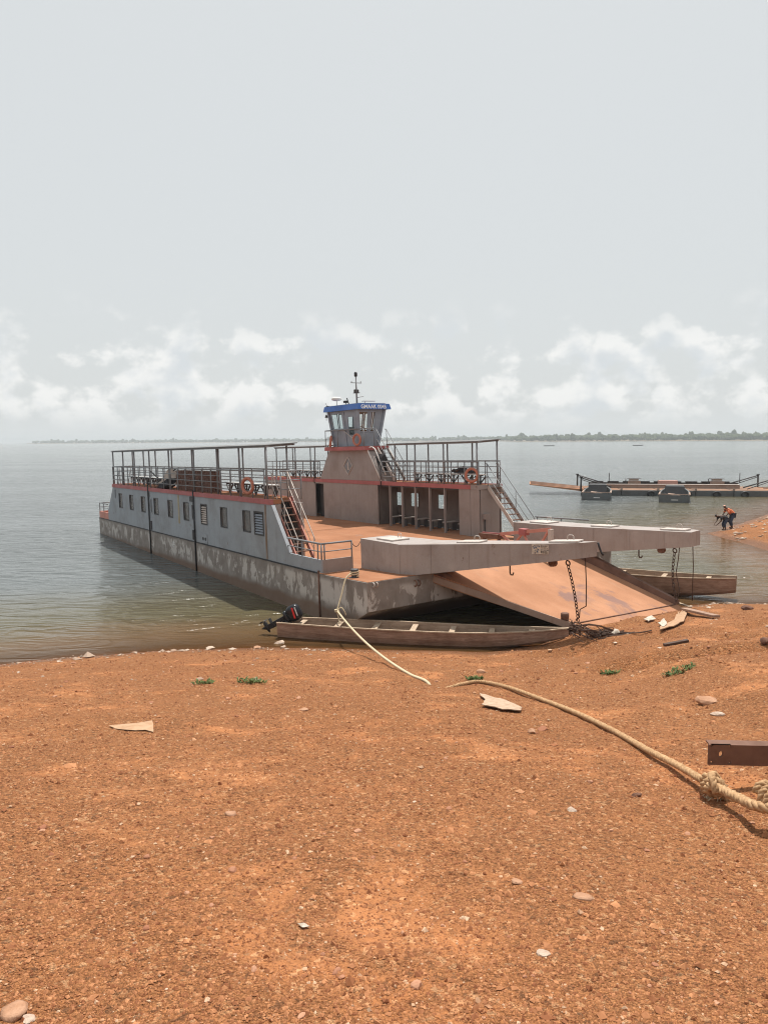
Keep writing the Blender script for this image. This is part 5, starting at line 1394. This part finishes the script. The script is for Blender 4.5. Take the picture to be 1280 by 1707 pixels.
# mooring line from the bollard, knotted half way, down to the beach
b0 = fw(1.65, 0.32, 0.26); b1 = fw(1.72, -0.03, 0.10); K = fw(2.0, -0.55, -0.78)
G = gp(712, 1139)
cat = [b0, b1, b1.lerp(K, 0.5) + V(0, -0.02, 0.0), K]
low = [K.lerp(G, t) - V(0, 0, 0.42 * 4 * t * (1 - t) * 0.55) for t in (0.15, 0.3, 0.45, 0.6, 0.75, 0.88)] + [G + V(0, 0, 0.0), G + (G - K).normalized() * 0.4 + V(0, 0, -0.12)]
for q in low[:-1]: q.z = max(q.z, hz(q.x, q.y) + 0.02)
ml = empty('mooring_line', tuple(b0)); tag(ml, 'pale yellow mooring line from the ferry bow bollard down to the beach', 'rope')
twisted('upper_line', [Vector(p) - b0 for p in cat], 0.028, M['rope_pale'], ml, 0.12)
twisted('lower_line', [Vector(p) - b0 for p in [K] + low], 0.030, M['rope_pale'], ml, 0.12)
twisted('bollard_turns', [fw(1.65 + 0.12 * math.cos(t), 0.32 + 0.12 * math.sin(t), 0.12 + 0.011 * t) - b0 for t in np.linspace(0, 15.5, 34)], 0.028, M['rope_pale'], ml, 0.12, 3)
kk = K - b0
knot(kk, (0.2, 0.1, -1), 0.05, 0.026, 2, M['rope_pale'], ml)
twisted('knot_tail', [kk, kk + V(0.12, 0.0, 0.10), kk + V(0.22, -0.02, -0.02), kk + V(0.26, 0, -0.14)], 0.018, M['rope_pale'], ml, 0.1, 8)
twisted('canoe_painter', [kk + V(0, 0.02, -0.05), kk + V(0.05, -0.05, -0.25), kk + V(0.10, -0.25, -0.52)], 0.02, M['rope_pale'], ml, 0.1, 8)

# ================================================================== rusty plate at the right edge
pb = gp(1230, 1312)
an0 = empty('anchor_post', (pb.x, pb.y, pb.z)); an0.rotation_euler = (0, 0, R_(-4))
tag(an0, 'rusty steel plate arm with a bolt hole sticking in from the right above the hawser', 'steel bar')
hol = []
m = MB()
# plate with a round hole: ring of quads about the hole
x0, x1, z0, z1 = -0.27, 0.9, 0.20, 0.385; hx, hzv, hr = -0.165, 0.30, 0.017
nn = 20; ring, sq = [], []
for k in range(nn):
    a = 2 * math.pi * k / nn
    ring.append((hx + hr * math.cos(a), hzv + hr * 1.5 * math.sin(a)))
    s_ = 0.085 / max(abs(math.cos(a)), abs(math.sin(a))); sq.append((hx + s_ * math.cos(a), hzv + s_ * math.sin(a)))
for y in (-0.011, 0.011):
    for k in range(nn):
        j = (k + 1) % nn
        m.add([(ring[k][0], y, ring[k][1]), (ring[j][0], y, ring[j][1]), (sq[j][0], y, sq[j][1]), (sq[k][0], y, sq[k][1])], [(0, 1, 2, 3)])
for k in range(nn):
    j = (k + 1) % nn
    m.add([(ring[k][0], -0.011, ring[k][1]), (ring[j][0], -0.011, ring[j][1]), (ring[j][0], 0.011, ring[j][1]), (ring[k][0], 0.011, ring[k][1])], [(0, 1, 2, 3)])
lx, rx, bz, tz = hx - 0.085, hx + 0.085, hzv - 0.085, hzv + 0.085
for (a, b, c, d) in ((x0, lx, z0, z1), (rx, x1, z0, z1), (lx, rx, z0, bz), (lx, rx, tz, z1)):
    m.box(a, b, -0.011, 0.011, c, d)
m.build('plate', M['steel'], an0)
MB().box(x0 + 0.01, x1, 0.012, 0.10, z1 - 0.014, z1 - 0.001).build('plate_flange', M['steel'], an0)
m = MB().tube((0.36, 0.09, -0.4), (0.36, 0.09, 0.33), 0.055, 14); m.build('post', M['steel'], an0, True)
MB().torus((0.75, -0.35, 0.02), (0.3, 1, 0), 0.10, 0.022, 18, 8).build('ring', M['steel'], an0, True)

# ================================================================== pontoon raft and push boats, out on the lake
rf = empty('pontoon_raft'); ra = math.atan2(72.6 - 76.0, 37.4 - 20.0)
rf.matrix_world = Matrix.Translation((20.6, 75.6, 0)) @ Matrix.Rotation(ra, 4, 'Z') @ Matrix.Diagonal((1, 1, 0.78, 1))
tag(rf, 'long low pontoon raft with earth-coloured deck and ramp gallows moored beyond the spit', 'raft')
NP = 5; PL = 3.55
deck_mat_raft = deck_mat('raft_deck_boards', (0.27, 0.16, 0.105, 1), (0.12, 0.10, 0.09, 1), (0.5, 0.62))
for i in range(NP):
    a = i * PL
    bevel(MB().box(a + 0.03, a + PL - 0.03, 0, 7.0, -0.5, 0.72).build('pontoon', M['old_pontoon'], rf), 0.05)
    MB().box(a + 0.05, a + PL - 0.05, 0.05, 6.95, 0.722, 0.74).build('deck_plate', deck_mat_raft, rf)
    m = MB().box(a - 0.1, a + 0.1, -0.03, 0.12, 0.735, 1.0); m.build('cleat', M['tan_steel'], rf)
MB().box(1.5, NP * PL - 2.2, 3.2, 3.5, 0.741, 1.22).build('girder', M['tan_steel'], rf)
MB().box(1.5, NP * PL - 2.2, 3.1, 3.6, 1.222, 1.27).build('girder_top', M['pale_rail'], rf)
MB().box(0.8, NP * PL - 1.6, 6.3, 6.6, 0.741, 1.30).build('girder', M['dark'], rf)
for i in range(9):
    x = 1.2 + i * 1.62
    MB().box(x, x + 1.15, 6.2, 6.7, 1.302, 1.46).build('rail_block', M['black'], rf)
for x, w_ in ((4.9, 1.2), (13.3, 1.2)):
    b_ = MB().box(x, x + w_, 5.0, 6.0, 0.741, 1.55).build('engine_box', M['tan_steel'], rf)
    c_ = MB().box(x + 0.1, x + w_ - 0.2, 5.1, 5.9, 1.552, 1.86).build('engine', M['pale_rail'], b_)
    MB().box(x - 0.1, x + w_ + 0.05, 4.95, 6.05, 1.862, 1.91).build('engine_cover', M['dark'], b_)
    MB().tube((x - 0.3, 5.3, 0.75), (x - 0.3, 5.3, 1.9), 0.05).build('exhaust', M['dark'], b_)
MB().box(8.0, 9.9, 5.2, 6.1, 0.741, 1.62).build('locker', simple('salmon_box', (0.42, 0.24, 0.20, 1), (0.5, 0.3, 0.25, 1), 2), rf)
for x in (3.0, 16.4):
    MB().tube((x, 6.6, 1.3), (x, 6.6, 2.6), 0.04).build('staff', M['dark'], rf)
for i, x in enumerate((1.6, 6.4, 9.9, 12.6, 15.2)):
    MB().torus((x, -0.10, 0.30), (0, 1, 0), 0.30, 0.11, 16, 8).build('tyre_fender', M['black'], rf, True)
r_ = random.Random(4)
for i in range(16):
    x, y = r_.uniform(1.5, 15.5), r_.uniform(3.8, 6.0); a = r_.uniform(0.15, 0.45)
    o_ = MB().hexa([(-a, -a * .6, 0), (a, -a * .6, 0), (a, a * .6, 0), (-a, a * .6, 0), (-a * .8, -a * .5, a), (a * .8, -a * .5, a * .9), (a * .8, a * .5, a), (-a * .8, a * .5, a * .8)]).build('deck_clutter', M[r_.choice(('dark', 'black', 'tan_steel', 'steel', 'old_pontoon'))], rf)
    o_.location = (x, y, 0.742); o_.rotation_euler = (0, 0, r_.uniform(0, 3))
# end ramps with gallows
for sx_, xe in ((-1, 0.0), (1, NP * PL)):
    up_ = 0.85 if sx_ < 0 else -0.15
    r_ = MB().hexa([(xe, 0.6, 0.45), (xe + sx_ * 5.6, 0.9, 0.45 + up_), (xe + sx_ * 5.6, 5.6, 0.45 + up_), (xe, 6.2, 0.45), (xe, 0.6, 0.74), (xe + sx_ * 5.6, 0.9, 0.56 + up_), (xe + sx_ * 5.6, 5.6, 0.56 + up_), (xe, 6.2, 0.74)]).build('end_ramp', M['ramp'], rf)
    for y in (1.5, 3.4, 5.3):
        MB().beam((xe + sx_ * 0.1, y, 0.78), (xe + sx_ * 5.5, y, 0.62 + up_), 0.18, 0.1).build('runner', M['tan_steel'], r_)
    for y in (0.5, 6.4):
        g_ = MB().tube((xe - sx_ * 1.2 + sx_ * 1.6, y, 0.5), (xe + sx_ * 0.4, y, 2.35), 0.09, 8).build('gallows_post', M['dark'], rf, True)
        MB().tube((xe + sx_ * 0.4, y, 2.3), (xe - sx_ * 2.6, y, 1.1), 0.08, 8).build('gallows_stay', M['dark'], g_, True)
        MB().tube((xe + sx_ * 0.4, y + 0.08, 2.1), (xe - sx_ * 2.2, y + 0.08, 0.9), 0.05, 8).build('gallows_stay', M['dark'], g_, True)
        MB().lathe((xe + sx_ * 0.4, y, 2.3), [(0.05, 0), (0.16, 0.03), (0.16, 0.16), (0.05, 0.2)], 10).build('sheave', M['black'], g_, True)
def push_boat(cx, cy, yaw, label):
    e_ = empty('push_boat'); e_.matrix_world = Matrix.Translation((cx, cy, 0)) @ Matrix.Rotation(yaw, 4, 'Z') @ Matrix.Diagonal((0.95, 0.95, 0.82, 1))
    tag(e_, label, 'boat', 'dark push boats alongside the raft')
    # x forward (away from us), stern transom at x=0
    L, w0, h = 7.4, 1.4, 0.82
    m = MB(); N = 10; q = 6
    for i in range(N + 1):
        t = i / N; w = w0 * (1 - 0.45 * max(0, (t - 0.55) / 0.45) ** 2); g = h + 0.35 * max(0, (t - 0.45) / 0.55) ** 1.5; b = -0.4 + 0.5 * max(0, (t - 0.7) / 0.3) ** 2
        m.v += [(L * t, -w, g), (L * t, -w * 0.93, b), (L * t, w * 0.93, b), (L * t, w, g), (L * t, w - 0.14, g), (L * t, -w + 0.14, g)]
    for i in range(N):
        for k in range(3): m.f.append((i * q + k, (i + 1) * q + k, (i + 1) * q + k + 1, i * q + k + 1))
        for k in (3, 5): m.f.append((i * q + k, (i + 1) * q + k, (i + 1) * q + (k + 1) % q, i * q + (k + 1) % q))
    m.f.append((0, 1, 2, 3)); m.f.append((N * q, N * q + 1, N * q + 2, N * q + 3))
    m.build('hull', M['old_pontoon'], e_)
    m = MB().box(0.12, L - 0.3, -w0 + 0.3, w0 - 0.3, 0.28, 0.32); m.build('floor', M['dark'], e_)
    m = MB()
    for s in (-1, 1): m.box(0.0, L * 0.52, s * w0 - 0.1 if s > 0 else -w0 - 0.03, s * w0 + 0.03 if s > 0 else -w0 + 0.1, h + 0.002, h + 0.06)
    m.box(-0.03, 0.1, -w0, w0, h + 0.062, h + 0.12); m.build('gunwale', M['tan_steel'], e_)
    MB().hexa([(3.0, -0.95, 0.33), (4.9, -0.85, 0.33), (4.9, 0.85, 0.33), (3.0, 0.95, 0.33), (3.5, -0.9, 1.55), (4.9, -0.8, 1.6), (4.9, 0.8, 1.6), (3.5, 0.9, 1.55)]).build('cabin', M['black'], e_)
    m = MB().path([(0.6, -0.4, 0.5), (1.0, 0.3, 0.75), (1.6, 0.5, 0.8), (2.2, 0.1, 0.7), (1.5, -0.5, 0.6)], 0.12, 6); m.build('rope_heap', M['tan_steel'], e_, True)
    m = MB().box(0.9, 1.6, -0.3, 0.35, 0.33, 0.72); m.build('engine_casing', M['dark'], e_)
    MB().box(-0.012, -0.002, -0.35, 0.25, 0.25, 0.34).build('name_stripe', M['white'], e_)
push_boat(20.0, 69.6, R_(72), 'dark open push boat with a black cabin, the left one beside the raft')
push_boat(26.1, 66.4, R_(68), 'dark open push boat with a black cabin, the right one beside the raft')

# ================================================================== rocks, gravel, litter, weeds
def stone_mat(name, a, b):
    k = NT(name); n = k.noise(k.co(), 9, 6, 0.65); n2 = k.noise(k.co(), 45, 4)
    c = k.mix(k.ramp(n, 0.3, 0.7), a, b); c = k.mix(k.ramp(n2, 0.5, 0.8, 0, 0.4), c, (a[0] * 0.5, a[1] * 0.45, a[2] * 0.45, 1))
    return k.fin(c, 0.9, k.bump(k.math('ADD', n, n2), 0.6, 0.012), spec=0.2)
M['st_pale'] = stone_mat('pale_stone', (0.40, 0.29, 0.22, 1), (0.56, 0.45, 0.36, 1))
M['st_tan'] = stone_mat('tan_stone', (0.36, 0.19, 0.11, 1), (0.47, 0.28, 0.18, 1))
M['st_dark'] = stone_mat('dark_laterite_stone', (0.10, 0.05, 0.035, 1), (0.20, 0.105, 0.07, 1))
def rock(px, py, wpx, asp, mat, label, flat=0.5, seed=0, smooth=False, cuts=7):
    c = gp(px, py); dist = (c - Vector((0, 0, CAM_Z))).length
    w = wpx / 1233 * dist / 2 * 0.86
    r_ = np.random.default_rng(seed + 100)
    v = IV.copy()
    for k in range(cuts):      # plane cuts for a broken-stone shape
        n_ = r_.normal(size=3); n_ /= np.linalg.norm(n_); d_ = r_.uniform(0.55, 0.85)
        s_ = v @ n_; ov = np.clip(s_ - d_, 0, None); v = v - ov[:, None] * n_
    v = v * (1 + 0.06 * r_.normal(size=len(v)))[:, None]
    v = v * np.array([w, w * asp, w * flat])
    me = tri_mesh('rock', v, IF); me.materials.append(mat)
    if smooth: me.shade_smooth()
    o_ = bpy.data.objects.new('rock', me); COL.objects.link(o_); o_.location = c + V(0, 0, w * flat * 0.35); o_.rotation_euler = (r_.uniform(-.15, .15), r_.uniform(-.15, .15), r_.uniform(-0.5, 0.5))
    tag(o_, label, 'rock', 'loose rocks on the beach')
rock(22, 1690, 40, 1.4, M['st_tan'], 'smooth tan rock at the bottom left corner of the beach', 0.35, 1, True, 5)
rock(466, 1077, 27, 0.8, M['st_pale'], 'pale layered rock standing in the shallows left of the canoe', 0.62, 2)
rock(428, 1081, 19, 0.8, M['st_tan'], 'brown rock at the water line left of the pale layered rock', 0.4, 3)
rock(1180, 1172, 46, 0.6, M['st_tan'], 'broad tan rock on the right bank above the gully', 0.4, 4)
rock(1196, 1192, 28, 0.7, M['st_pale'], 'pale flat rock just below the broad tan rock on the right', 0.35, 5)
rock(953, 1352, 19, 0.8, M['st_pale'], 'small whitish stone alone on the gravel left of the knot', 0.5, 6)
rock(972, 1498, 34, 0.7, M['st_tan'], 'flat tan stone half buried in the lower right gravel', 0.3, 7, True, 5)
rock(385, 1359, 24, 0.9, M['st_tan'], 'round tan stone half buried at the top of the bare earth patch', 0.5, 8, True, 5)
rock(506, 1184, 24, 0.7, M['st_tan'], 'low tan rock in the middle of the beach left of the hawser', 0.3, 9)
rock(1276, 1070, 22, 0.9, M['st_dark'], 'dark laterite rock at the right edge below the shoreline', 0.6, 10)
rock(1244, 1016, 22, 0.9, M['st_dark'], 'dark stone on the right shoreline beside the far canoe', 0.5, 11)
rock(861, 1472, 22, 0.8, M['st_tan'], 'small tan stone in the middle of the lower gravel', 0.45, 12)
rock(1060, 1327, 20, 0.7, M['st_dark'], 'brown stone right of the whitish stone and left of the knot', 0.45, 13)
rock(884, 1222, 19, 0.9, M['st_tan'], 'tan stone just below the torn pale sheet', 0.6, 14)
rock(801, 1122, 20, 0.8, M['st_tan'], 'tan rock behind the weeds at the start of the hawser', 0.5, 15)
rock(905, 1592, 24, 0.8, M['st_pale'], 'pale stone low in the right half near the bottom edge', 0.5, 16)
rock(48, 1702, 20, 1.0, M['st_pale'], 'pale stone touching the smooth tan rock in the corner', 0.5, 17)

OV = np.array([(1, 0, 0), (-1, 0, 0), (0, 1, 0), (0, -1, 0), (0, 0, 1), (0, 0, -1)], float)
OF = np.array([(0, 2, 4), (2, 1, 4), (1, 3, 4), (3, 0, 4), (2, 0, 5), (1, 2, 5), (3, 1, 5), (0, 3, 5)])
def scatter(n, rmin, rmax, size, sig, amax=44, keep=None):
    r = np.exp(rng.uniform(math.log(rmin), math.log(rmax), n)); a = np.radians(rng.uniform(-amax, amax, n))
    x, y = r * np.sin(a), r * np.cos(a)
    ok = rng.random(n) < (keep(x, y) if keep else 1.0)
    x, y, r = x[ok], y[ok], r[ok]
    z = height(x, y); ok = z > 0.02; x, y, z, r = x[ok], y[ok], z[ok], r[ok]
    n = len(x)
    s = size * np.exp(rng.normal(0, sig, n)) * (r / 3.0) ** 0.45
    v = OV[None] * (1 + 0.45 * (rng.random((n, 6, 3)) - 0.5)) + 0.5 * (rng.random((n, 6, 3)) - 0.5)
    v = v * s[:, None, None] * np.stack([rng.uniform(0.7, 1.3, n), rng.uniform(0.7, 1.3, n), rng.uniform(0.45, 0.85, n)], 1)[:, None, :]
    th = rng.uniform(0, 6.28, n); c_, s_ = np.cos(th), np.sin(th)
    v = np.stack([v[..., 0] * c_[:, None] - v[..., 1] * s_[:, None], v[..., 0] * s_[:, None] + v[..., 1] * c_[:, None], v[..., 2]], -1)
    v += np.stack([x, y, z + s * 0.22], 1)[:, None, :]
    f = OF[None] + (np.arange(n) * 6)[:, None, None]
    return v.reshape(-1, 3), f.reshape(-1, 3), np.repeat(rng.random(n), 6)
def pebbles(n, rmin, rmax, size, sig):
    V_, F_, R2 = [], [], []; b = 0
    for i in range(n):
        r = math.exp(rng.uniform(math.log(rmin), math.log(rmax))); a = math.radians(rng.uniform(-38, 38)); x, y = r * math.sin(a), r * math.cos(a); z = hz(x, y)
        if z < 0.03: continue
        v = IV.copy()
        for k in range(6):
            n_ = rng.normal(size=3); n_ /= np.linalg.norm(n_); ov = np.clip(v @ n_ - rng.uniform(0.5, 0.8), 0, None); v = v - ov[:, None] * n_
        sz_ = size * math.exp(rng.normal(0, sig)) * (r / 3) ** 0.45
        v = v * sz_ * np.array([rng.uniform(0.9, 1.5), rng.uniform(0.8, 1.2), rng.uniform(0.5, 0.8)]); t = rng.uniform(0, 6.28); c_, s_ = math.cos(t), math.sin(t)
        v = np.stack([v[:, 0] * c_ - v[:, 1] * s_, v[:, 0] * s_ + v[:, 1] * c_, v[:, 2]], 1) + np.array([x, y, z + sz_ * 0.15])
        V_.append(v); F_.append(IF + b); b += len(v); R2.append(np.full(len(v), rng.random()))
    return np.concatenate(V_), np.concatenate(F_), np.concatenate(R2)
def gravel_mat(name, a, b, c_):
    k = NT(name); at = k.n('ShaderNodeAttribute'); at.attribute_name = 'rnd'
    n = k.noise(k.co(), 60, 3)
    c = k.mix(k.ramp(at.outputs['Fac'], 0, 0.9, 0, 1, False), a, b)
    c = k.mix(k.ramp(at.outputs['Fac'], 0.93, 1.0), c, c_)
    c = k.mix(k.ramp(n, 0.4, 0.8, 0, 0.4), c, a)
    return k.fin(c, 0.9, spec=0.2)
def stuff(name, parts, mat, label, cat_):
    v = np.concatenate([p[0] for p in parts]); off = np.cumsum([0] + [len(p[0]) for p in parts[:-1]])
    f = np.concatenate([p[1] + o_ for p, o_ in zip(parts, off)]); r = np.concatenate([p[2] for p in parts])
    me = tri_mesh(name, v, f); me.attributes.new('rnd', 'FLOAT', 'POINT').data.foreach_set('value', r.astype(np.float32)); me.materials.append(mat)
    o_ = bpy.data.objects.new(name, me); COL.objects.link(o_); tag(o_, label, cat_, kind='stuff')
def dens(x, y):
    b = fbm(x * 1.05 + 4, y * 1.05 + 9, 4, 77) + 0.5 * fbm(x * 0.4, y * 0.4, 2, 78)
    return np.clip(0.85 - np.clip((b - 0.06) * 5, 0, 0.45), 0.4, 1)
stuff('gravel', [scatter(200000, 1.3, 24, 0.0046, 0.42, 40, dens), scatter(6000, 1.3, 24, 0.0105, 0.35, 42, dens)],
      gravel_mat('laterite_pebbles', (0.22, 0.08, 0.035, 1), (0.50, 0.232, 0.108, 1), (0.60, 0.42, 0.28, 1)), 'loose red laterite gravel covering the beach', 'gravel')
stuff('scattered_pebbles', [pebbles(260, 1.8, 20, 0.0125, 0.45)], gravel_mat('tan_pebbles', (0.30, 0.125, 0.07, 1), (0.46, 0.25, 0.155, 1), (0.60, 0.46, 0.35, 1)), 'scattered larger tan pebbles on the red beach', 'pebbles')
# litter and broken shell along the water line and over the spit
def strip_scatter(n, fx, size, sig, zoff=0.3):
    p = [fx() for _ in range(n)]; x = np.array([q[0] for q in p]); y = np.array([q[1] for q in p]); z = np.maximum(height(x, y), -0.01)
    s = size * np.exp(rng.normal(0, sig, n))
    v = OV[None] * (1 + 0.6 * (rng.random((n, 6, 3)) - 0.5)) + 0.6 * (rng.random((n, 6, 3)) - 0.5)
    v = v * s[:, None, None] * np.stack([rng.uniform(0.8, 1.9, n), rng.uniform(0.7, 1.2, n), rng.uniform(0.25, 0.6, n)], 1)[:, None, :]
    v += np.stack([x, y, z + s * zoff], 1)[:, None, :]
    return v.reshape(-1, 3), (OF[None] + (np.arange(n) * 6)[:, None, None]).reshape(-1, 3), np.repeat(rng.random(n), 6)
def shore_line():
    x = rng.uniform(-12, -0.6); 
    ys = np.linspace(17, 23, 60); k = int(np.argmin(np.abs(height(np.full(60, x), ys) - 0.05)))
    return (x, ys[k] + rng.normal(-0.22, 0.28))
def right_shore():
    while True:
        x = rng.uniform(6.5, 15); ys = np.linspace(21, 29, 80); k = int(np.argmin(np.abs(height(np.full(80, x), ys) - 0.08)))
        return (x, ys[k] - abs(rng.normal(0, 0.9)))
def beach_bits():
    return (rng.uniform(-9, 11), rng.uniform(12.5, 19.5))
def spit_bits():
    while True:
        x, y = rng.uniform(19.5, 31), rng.uniform(37, 58)
        if height(np.array([x]), np.array([y]))[0] > 0.02: return (x, y)
lm = gravel_mat('shore_litter', (0.26, 0.15, 0.095, 1), (0.55, 0.45, 0.36, 1), (0.10, 0.07, 0.05, 1))
stuff('shore_litter', [strip_scatter(190, shore_line, 0.027, 0.6), strip_scatter(90, right_shore, 0.04, 0.5), strip_scatter(130, beach_bits, 0.02, 0.5)], lm, 'pale stones, shells and scraps strewn along the water line', 'litter')
stuff('spit_stones', [strip_scatter(380, spit_bits, 0.065, 0.4)], lm, 'pale stones scattered over the low spit at the right', 'stones')
# weeds
def weed(px, py, wpx, label, n=70, seed=0):
    c = gp(px, py); d = (c - Vector((0, 0, CAM_Z))).length; w = wpx / 1233 * d / 2
    r_ = random.Random(seed); m = MB()
    for i in range(n):
        a, q = r_.uniform(0, 6.28), math.sqrt(r_.random()) * w
        x, y = q * math.cos(a), q * math.sin(a) * 0.7; z = hz(c.x + x, c.y + y) - c.z
        l_ = r_.uniform(0.05, 0.11); t = r_.uniform(0, 6.28); up_ = r_.uniform(0.3, 1.0) * l_; wd = r_.uniform(0.012, 0.022)
        dx, dy = math.cos(t) * l_, math.sin(t) * l_; sx_, sy_ = -math.sin(t) * wd, math.cos(t) * wd
        m.add([(x, y, z), (x + dx * .5 + sx_, y + dy * .5 + sy_, z + up_ * .8), (x + dx, y + dy, z + up_), (x + dx * .5 - sx_, y + dy * .5 - sy_, z + up_ * .8)], [(0, 1, 2, 3)])
    e_ = empty('weed_clump', tuple(c)); tag(e_, label, 'weeds', 'small weeds on the beach')
    o_ = m.build('leaves', M['leaf'], e_, False, False); o_['kind'] = 'stuff'
weed(340, 1141, 30, 'leftmost small green weed patch on the beach below the shoreline', 60, 1)
weed(420, 1138, 46, 'low green weed patch below the pale layered rock', 90, 2)
weed(792, 1134, 26, 'green weed tuft at the buried start of the hawser', 70, 3)
weed(1013, 1124, 30, 'round green weed tuft below the ramp lip', 80, 4)
weed(1130, 1121, 44, 'long green weed patch on the right bank', 100, 5)
# scraps
def scrap(name, pxs, mat, label, cat_, lift=0.02, th=0.006, jitter=0.01, seed=0):
    r_ = random.Random(seed); P = [gp(*q) for q in pxs]
    c = sum(P, Vector()) / len(P)
    m = MB(); k = len(P)
    ring = []
    for i in range(k):      # ragged outline between the given corners
        a, b = P[i], P[(i + 1) % k]
        for t in (0, 0.33, 0.66): 
            q = a.lerp(b, t); q = q + V(r_.uniform(-jitter, jitter), r_.uniform(-jitter, jitter), 0); ring.append(V(q.x, q.y, hz(q.x, q.y) + lift + r_.uniform(0, jitter)) - c)
    n = len(ring); cc = V(0, 0, hz(c.x, c.y) - c.z + lift + 0.015)
    m.v = [tuple(p) for p in ring] + [tuple(cc)]
    m.f = [(i, (i + 1) % n, n) for i in range(n)]
    o_ = m.build(name, mat, None, False, False); o_.location = c
    s_ = o_.modifiers.new('thick', 'SOLIDIFY'); s_.thickness = th
    tag(o_, label, cat_); return o_
scrap('cardboard_scrap', [(183, 1213), (256, 1204), (255, 1221), (215, 1219)], M['card'], 'triangular buff cardboard scrap lying left on the beach', 'cardboard', 0.005, 0.004, 0.02, 1)
scrap('torn_sheet', [(798, 1160), (815, 1164), (845, 1172), (870, 1184), (866, 1190), (838, 1188), (818, 1183), (803, 1179), (809, 1171)], M['cloth'], 'torn whitish board lying just below the hawser', 'scrap', 0.03, 0.012, 0.012, 2)
scrap('plastic_scrap', [(497, 1545), (508, 1543), (516, 1548), (504, 1551)], M['plastic'], 'small white plastic scrap low in the middle of the gravel', 'scrap', 0.008, 0.003, 0.003, 3)
scrap('cloth_strip', [(1132, 1014), (1146, 1018), (1138, 1040), (1122, 1048), (1098, 1055), (1100, 1049), (1120, 1042), (1130, 1034)], M['card'], 'pale cloth strip trailing over the sand below the ramp corner', 'cloth', 0.05, 0.02, 0.02, 4)
scrap('paper_scrap', [(1096, 1044), (1106, 1035), (1112, 1046), (1103, 1050)], M['plastic'], 'white crumpled scrap beside the end of the cloth strip', 'scrap', 0.06, 0.02, 0.02, 5)
scrap('white_bag', [(1072, 1036), (1085, 1030), (1092, 1035), (1080, 1039)], M['plastic'], 'flat white bag at the lip of the ramp', 'bag', 0.04, 0.02, 0.02, 6)
def plank(name, a, b, w, h, mat, label, cat_):
    A, B = Vector(a), Vector(b); c = (A + B) / 2
    o_ = MB().beam(A - c, B - c, w, h).build(name, mat); o_.location = c; bevel(o_, 0.01); tag(o_, label, cat_)
g1, g2 = gp(1142, 1022), gp(1196, 1032)
plank('driftwood_plank', g1 + V(0, 0.1, 0.10), g2 + V(0, 0.1, 0.05), 0.22, 0.07, M['wood'], 'brown plank lying on the sand under the bow of the canoe beyond the ramp', 'plank')
g1, g2 = gp(1121, 1012), gp(1152, 1020)
plank('pale_board', g1 + V(0, 0.1, 0.2), g2 + V(0, 0.1, 0.12), 0.1, 0.05, M['wood_pale'], 'narrow pale board leaning at the far corner of the ramp', 'board')
g1, g2 = gp(1106, 1078), gp(1146, 1071)
plank('dark_driftwood', g1 + V(0, 0, 0.03), g2 + V(0, 0, 0.04), 0.10, 0.06, M['chain'], 'dark stick of driftwood on the sand right of the ramp debris', 'driftwood')
# tangle of roots and net at the ramp's near corner
tg = gp(1000, 1062); te_ = empty('root_tangle', tuple(tg)); tag(te_, 'heap of tangled dark roots and netting at the near corner of the ramp lip', 'debris')
r_ = random.Random(9); m = MB()
for i in range(70):
    a = V(r_.uniform(-0.75, 0.3), r_.uniform(-0.2, 0.5), 0); h_ = max(0.05, 0.42 - 0.45 * (a.x + 0.75))
    a.z = r_.uniform(0, h_); b = a + V(r_.uniform(-0.1, 0.5), r_.uniform(-0.25, 0.2), r_.uniform(-0.2, 0.05)); c_ = b + V(r_.uniform(0.0, 0.35), r_.uniform(-0.2, 0.2), -0.12)
    for q in (a, b, c_): q.z = max(q.z, hz(tg.x + q.x, tg.y + q.y) - tg.z + 0.01)
    m.path([a, (a + b) / 2 + V(0, 0, 0.04), b, c_], r_.choice((0.010, 0.014, 0.022)), 5)
o = m.build('roots', M['chain'], te_, False, False); o['kind'] = 'stuff'
sheet('rag', 8, 5, lambda u, v: (0.28 + 0.26 * u, -0.08 + 0.2 * v, 0.05 + 0.16 * math.sin(3.1 * u) * math.sin(3 * v) + 0.02 * math.sin(20 * u)), M['plastic'], te_, 0.008)
# hose trailing from the ramp
hpts = [rp_(0.9, 0.06, 0.05)]
hs_ = [FM @ hpts[0]] + [gp(px, py) + V(0, 0, 0.03) for px, py in ((990, 1040), (1010, 1050), (1035, 1056), (1060, 1057), (1085, 1053))]
o = MB().path(spline(hs_, 8), 0.018, 6).build('loose_cable', M['chain'], None, True, False); tag(o, 'dark loose cable trailing from the ramp corner across the sand', 'cable')

# ================================================================== air
hb = MB().box(-9000, 9000, -120, 9000, -6.0, 32.0).build('haze'); hb['kind'] = 'stuff'
hm = bpy.data.materials.new('haze'); hm.use_nodes = True
for n in list(hm.node_tree.nodes): hm.node_tree.nodes.remove(n)
pv = hm.node_tree.nodes.new('ShaderNodeVolumePrincipled'); pv.inputs['Color'].default_value = (0.86, 0.92, 0.96, 1); pv.inputs['Density'].default_value = 0.0003; pv.inputs['Anisotropy'].default_value = 0.0
mo = hm.node_tree.nodes.new('ShaderNodeOutputMaterial'); hm.node_tree.links.new(pv.outputs[0], mo.inputs['Volume'])
hb.data.materials.append(hm); hb.display_type = 'WIRE'
tag(hb, 'thin pale haze over the lake', 'haze')
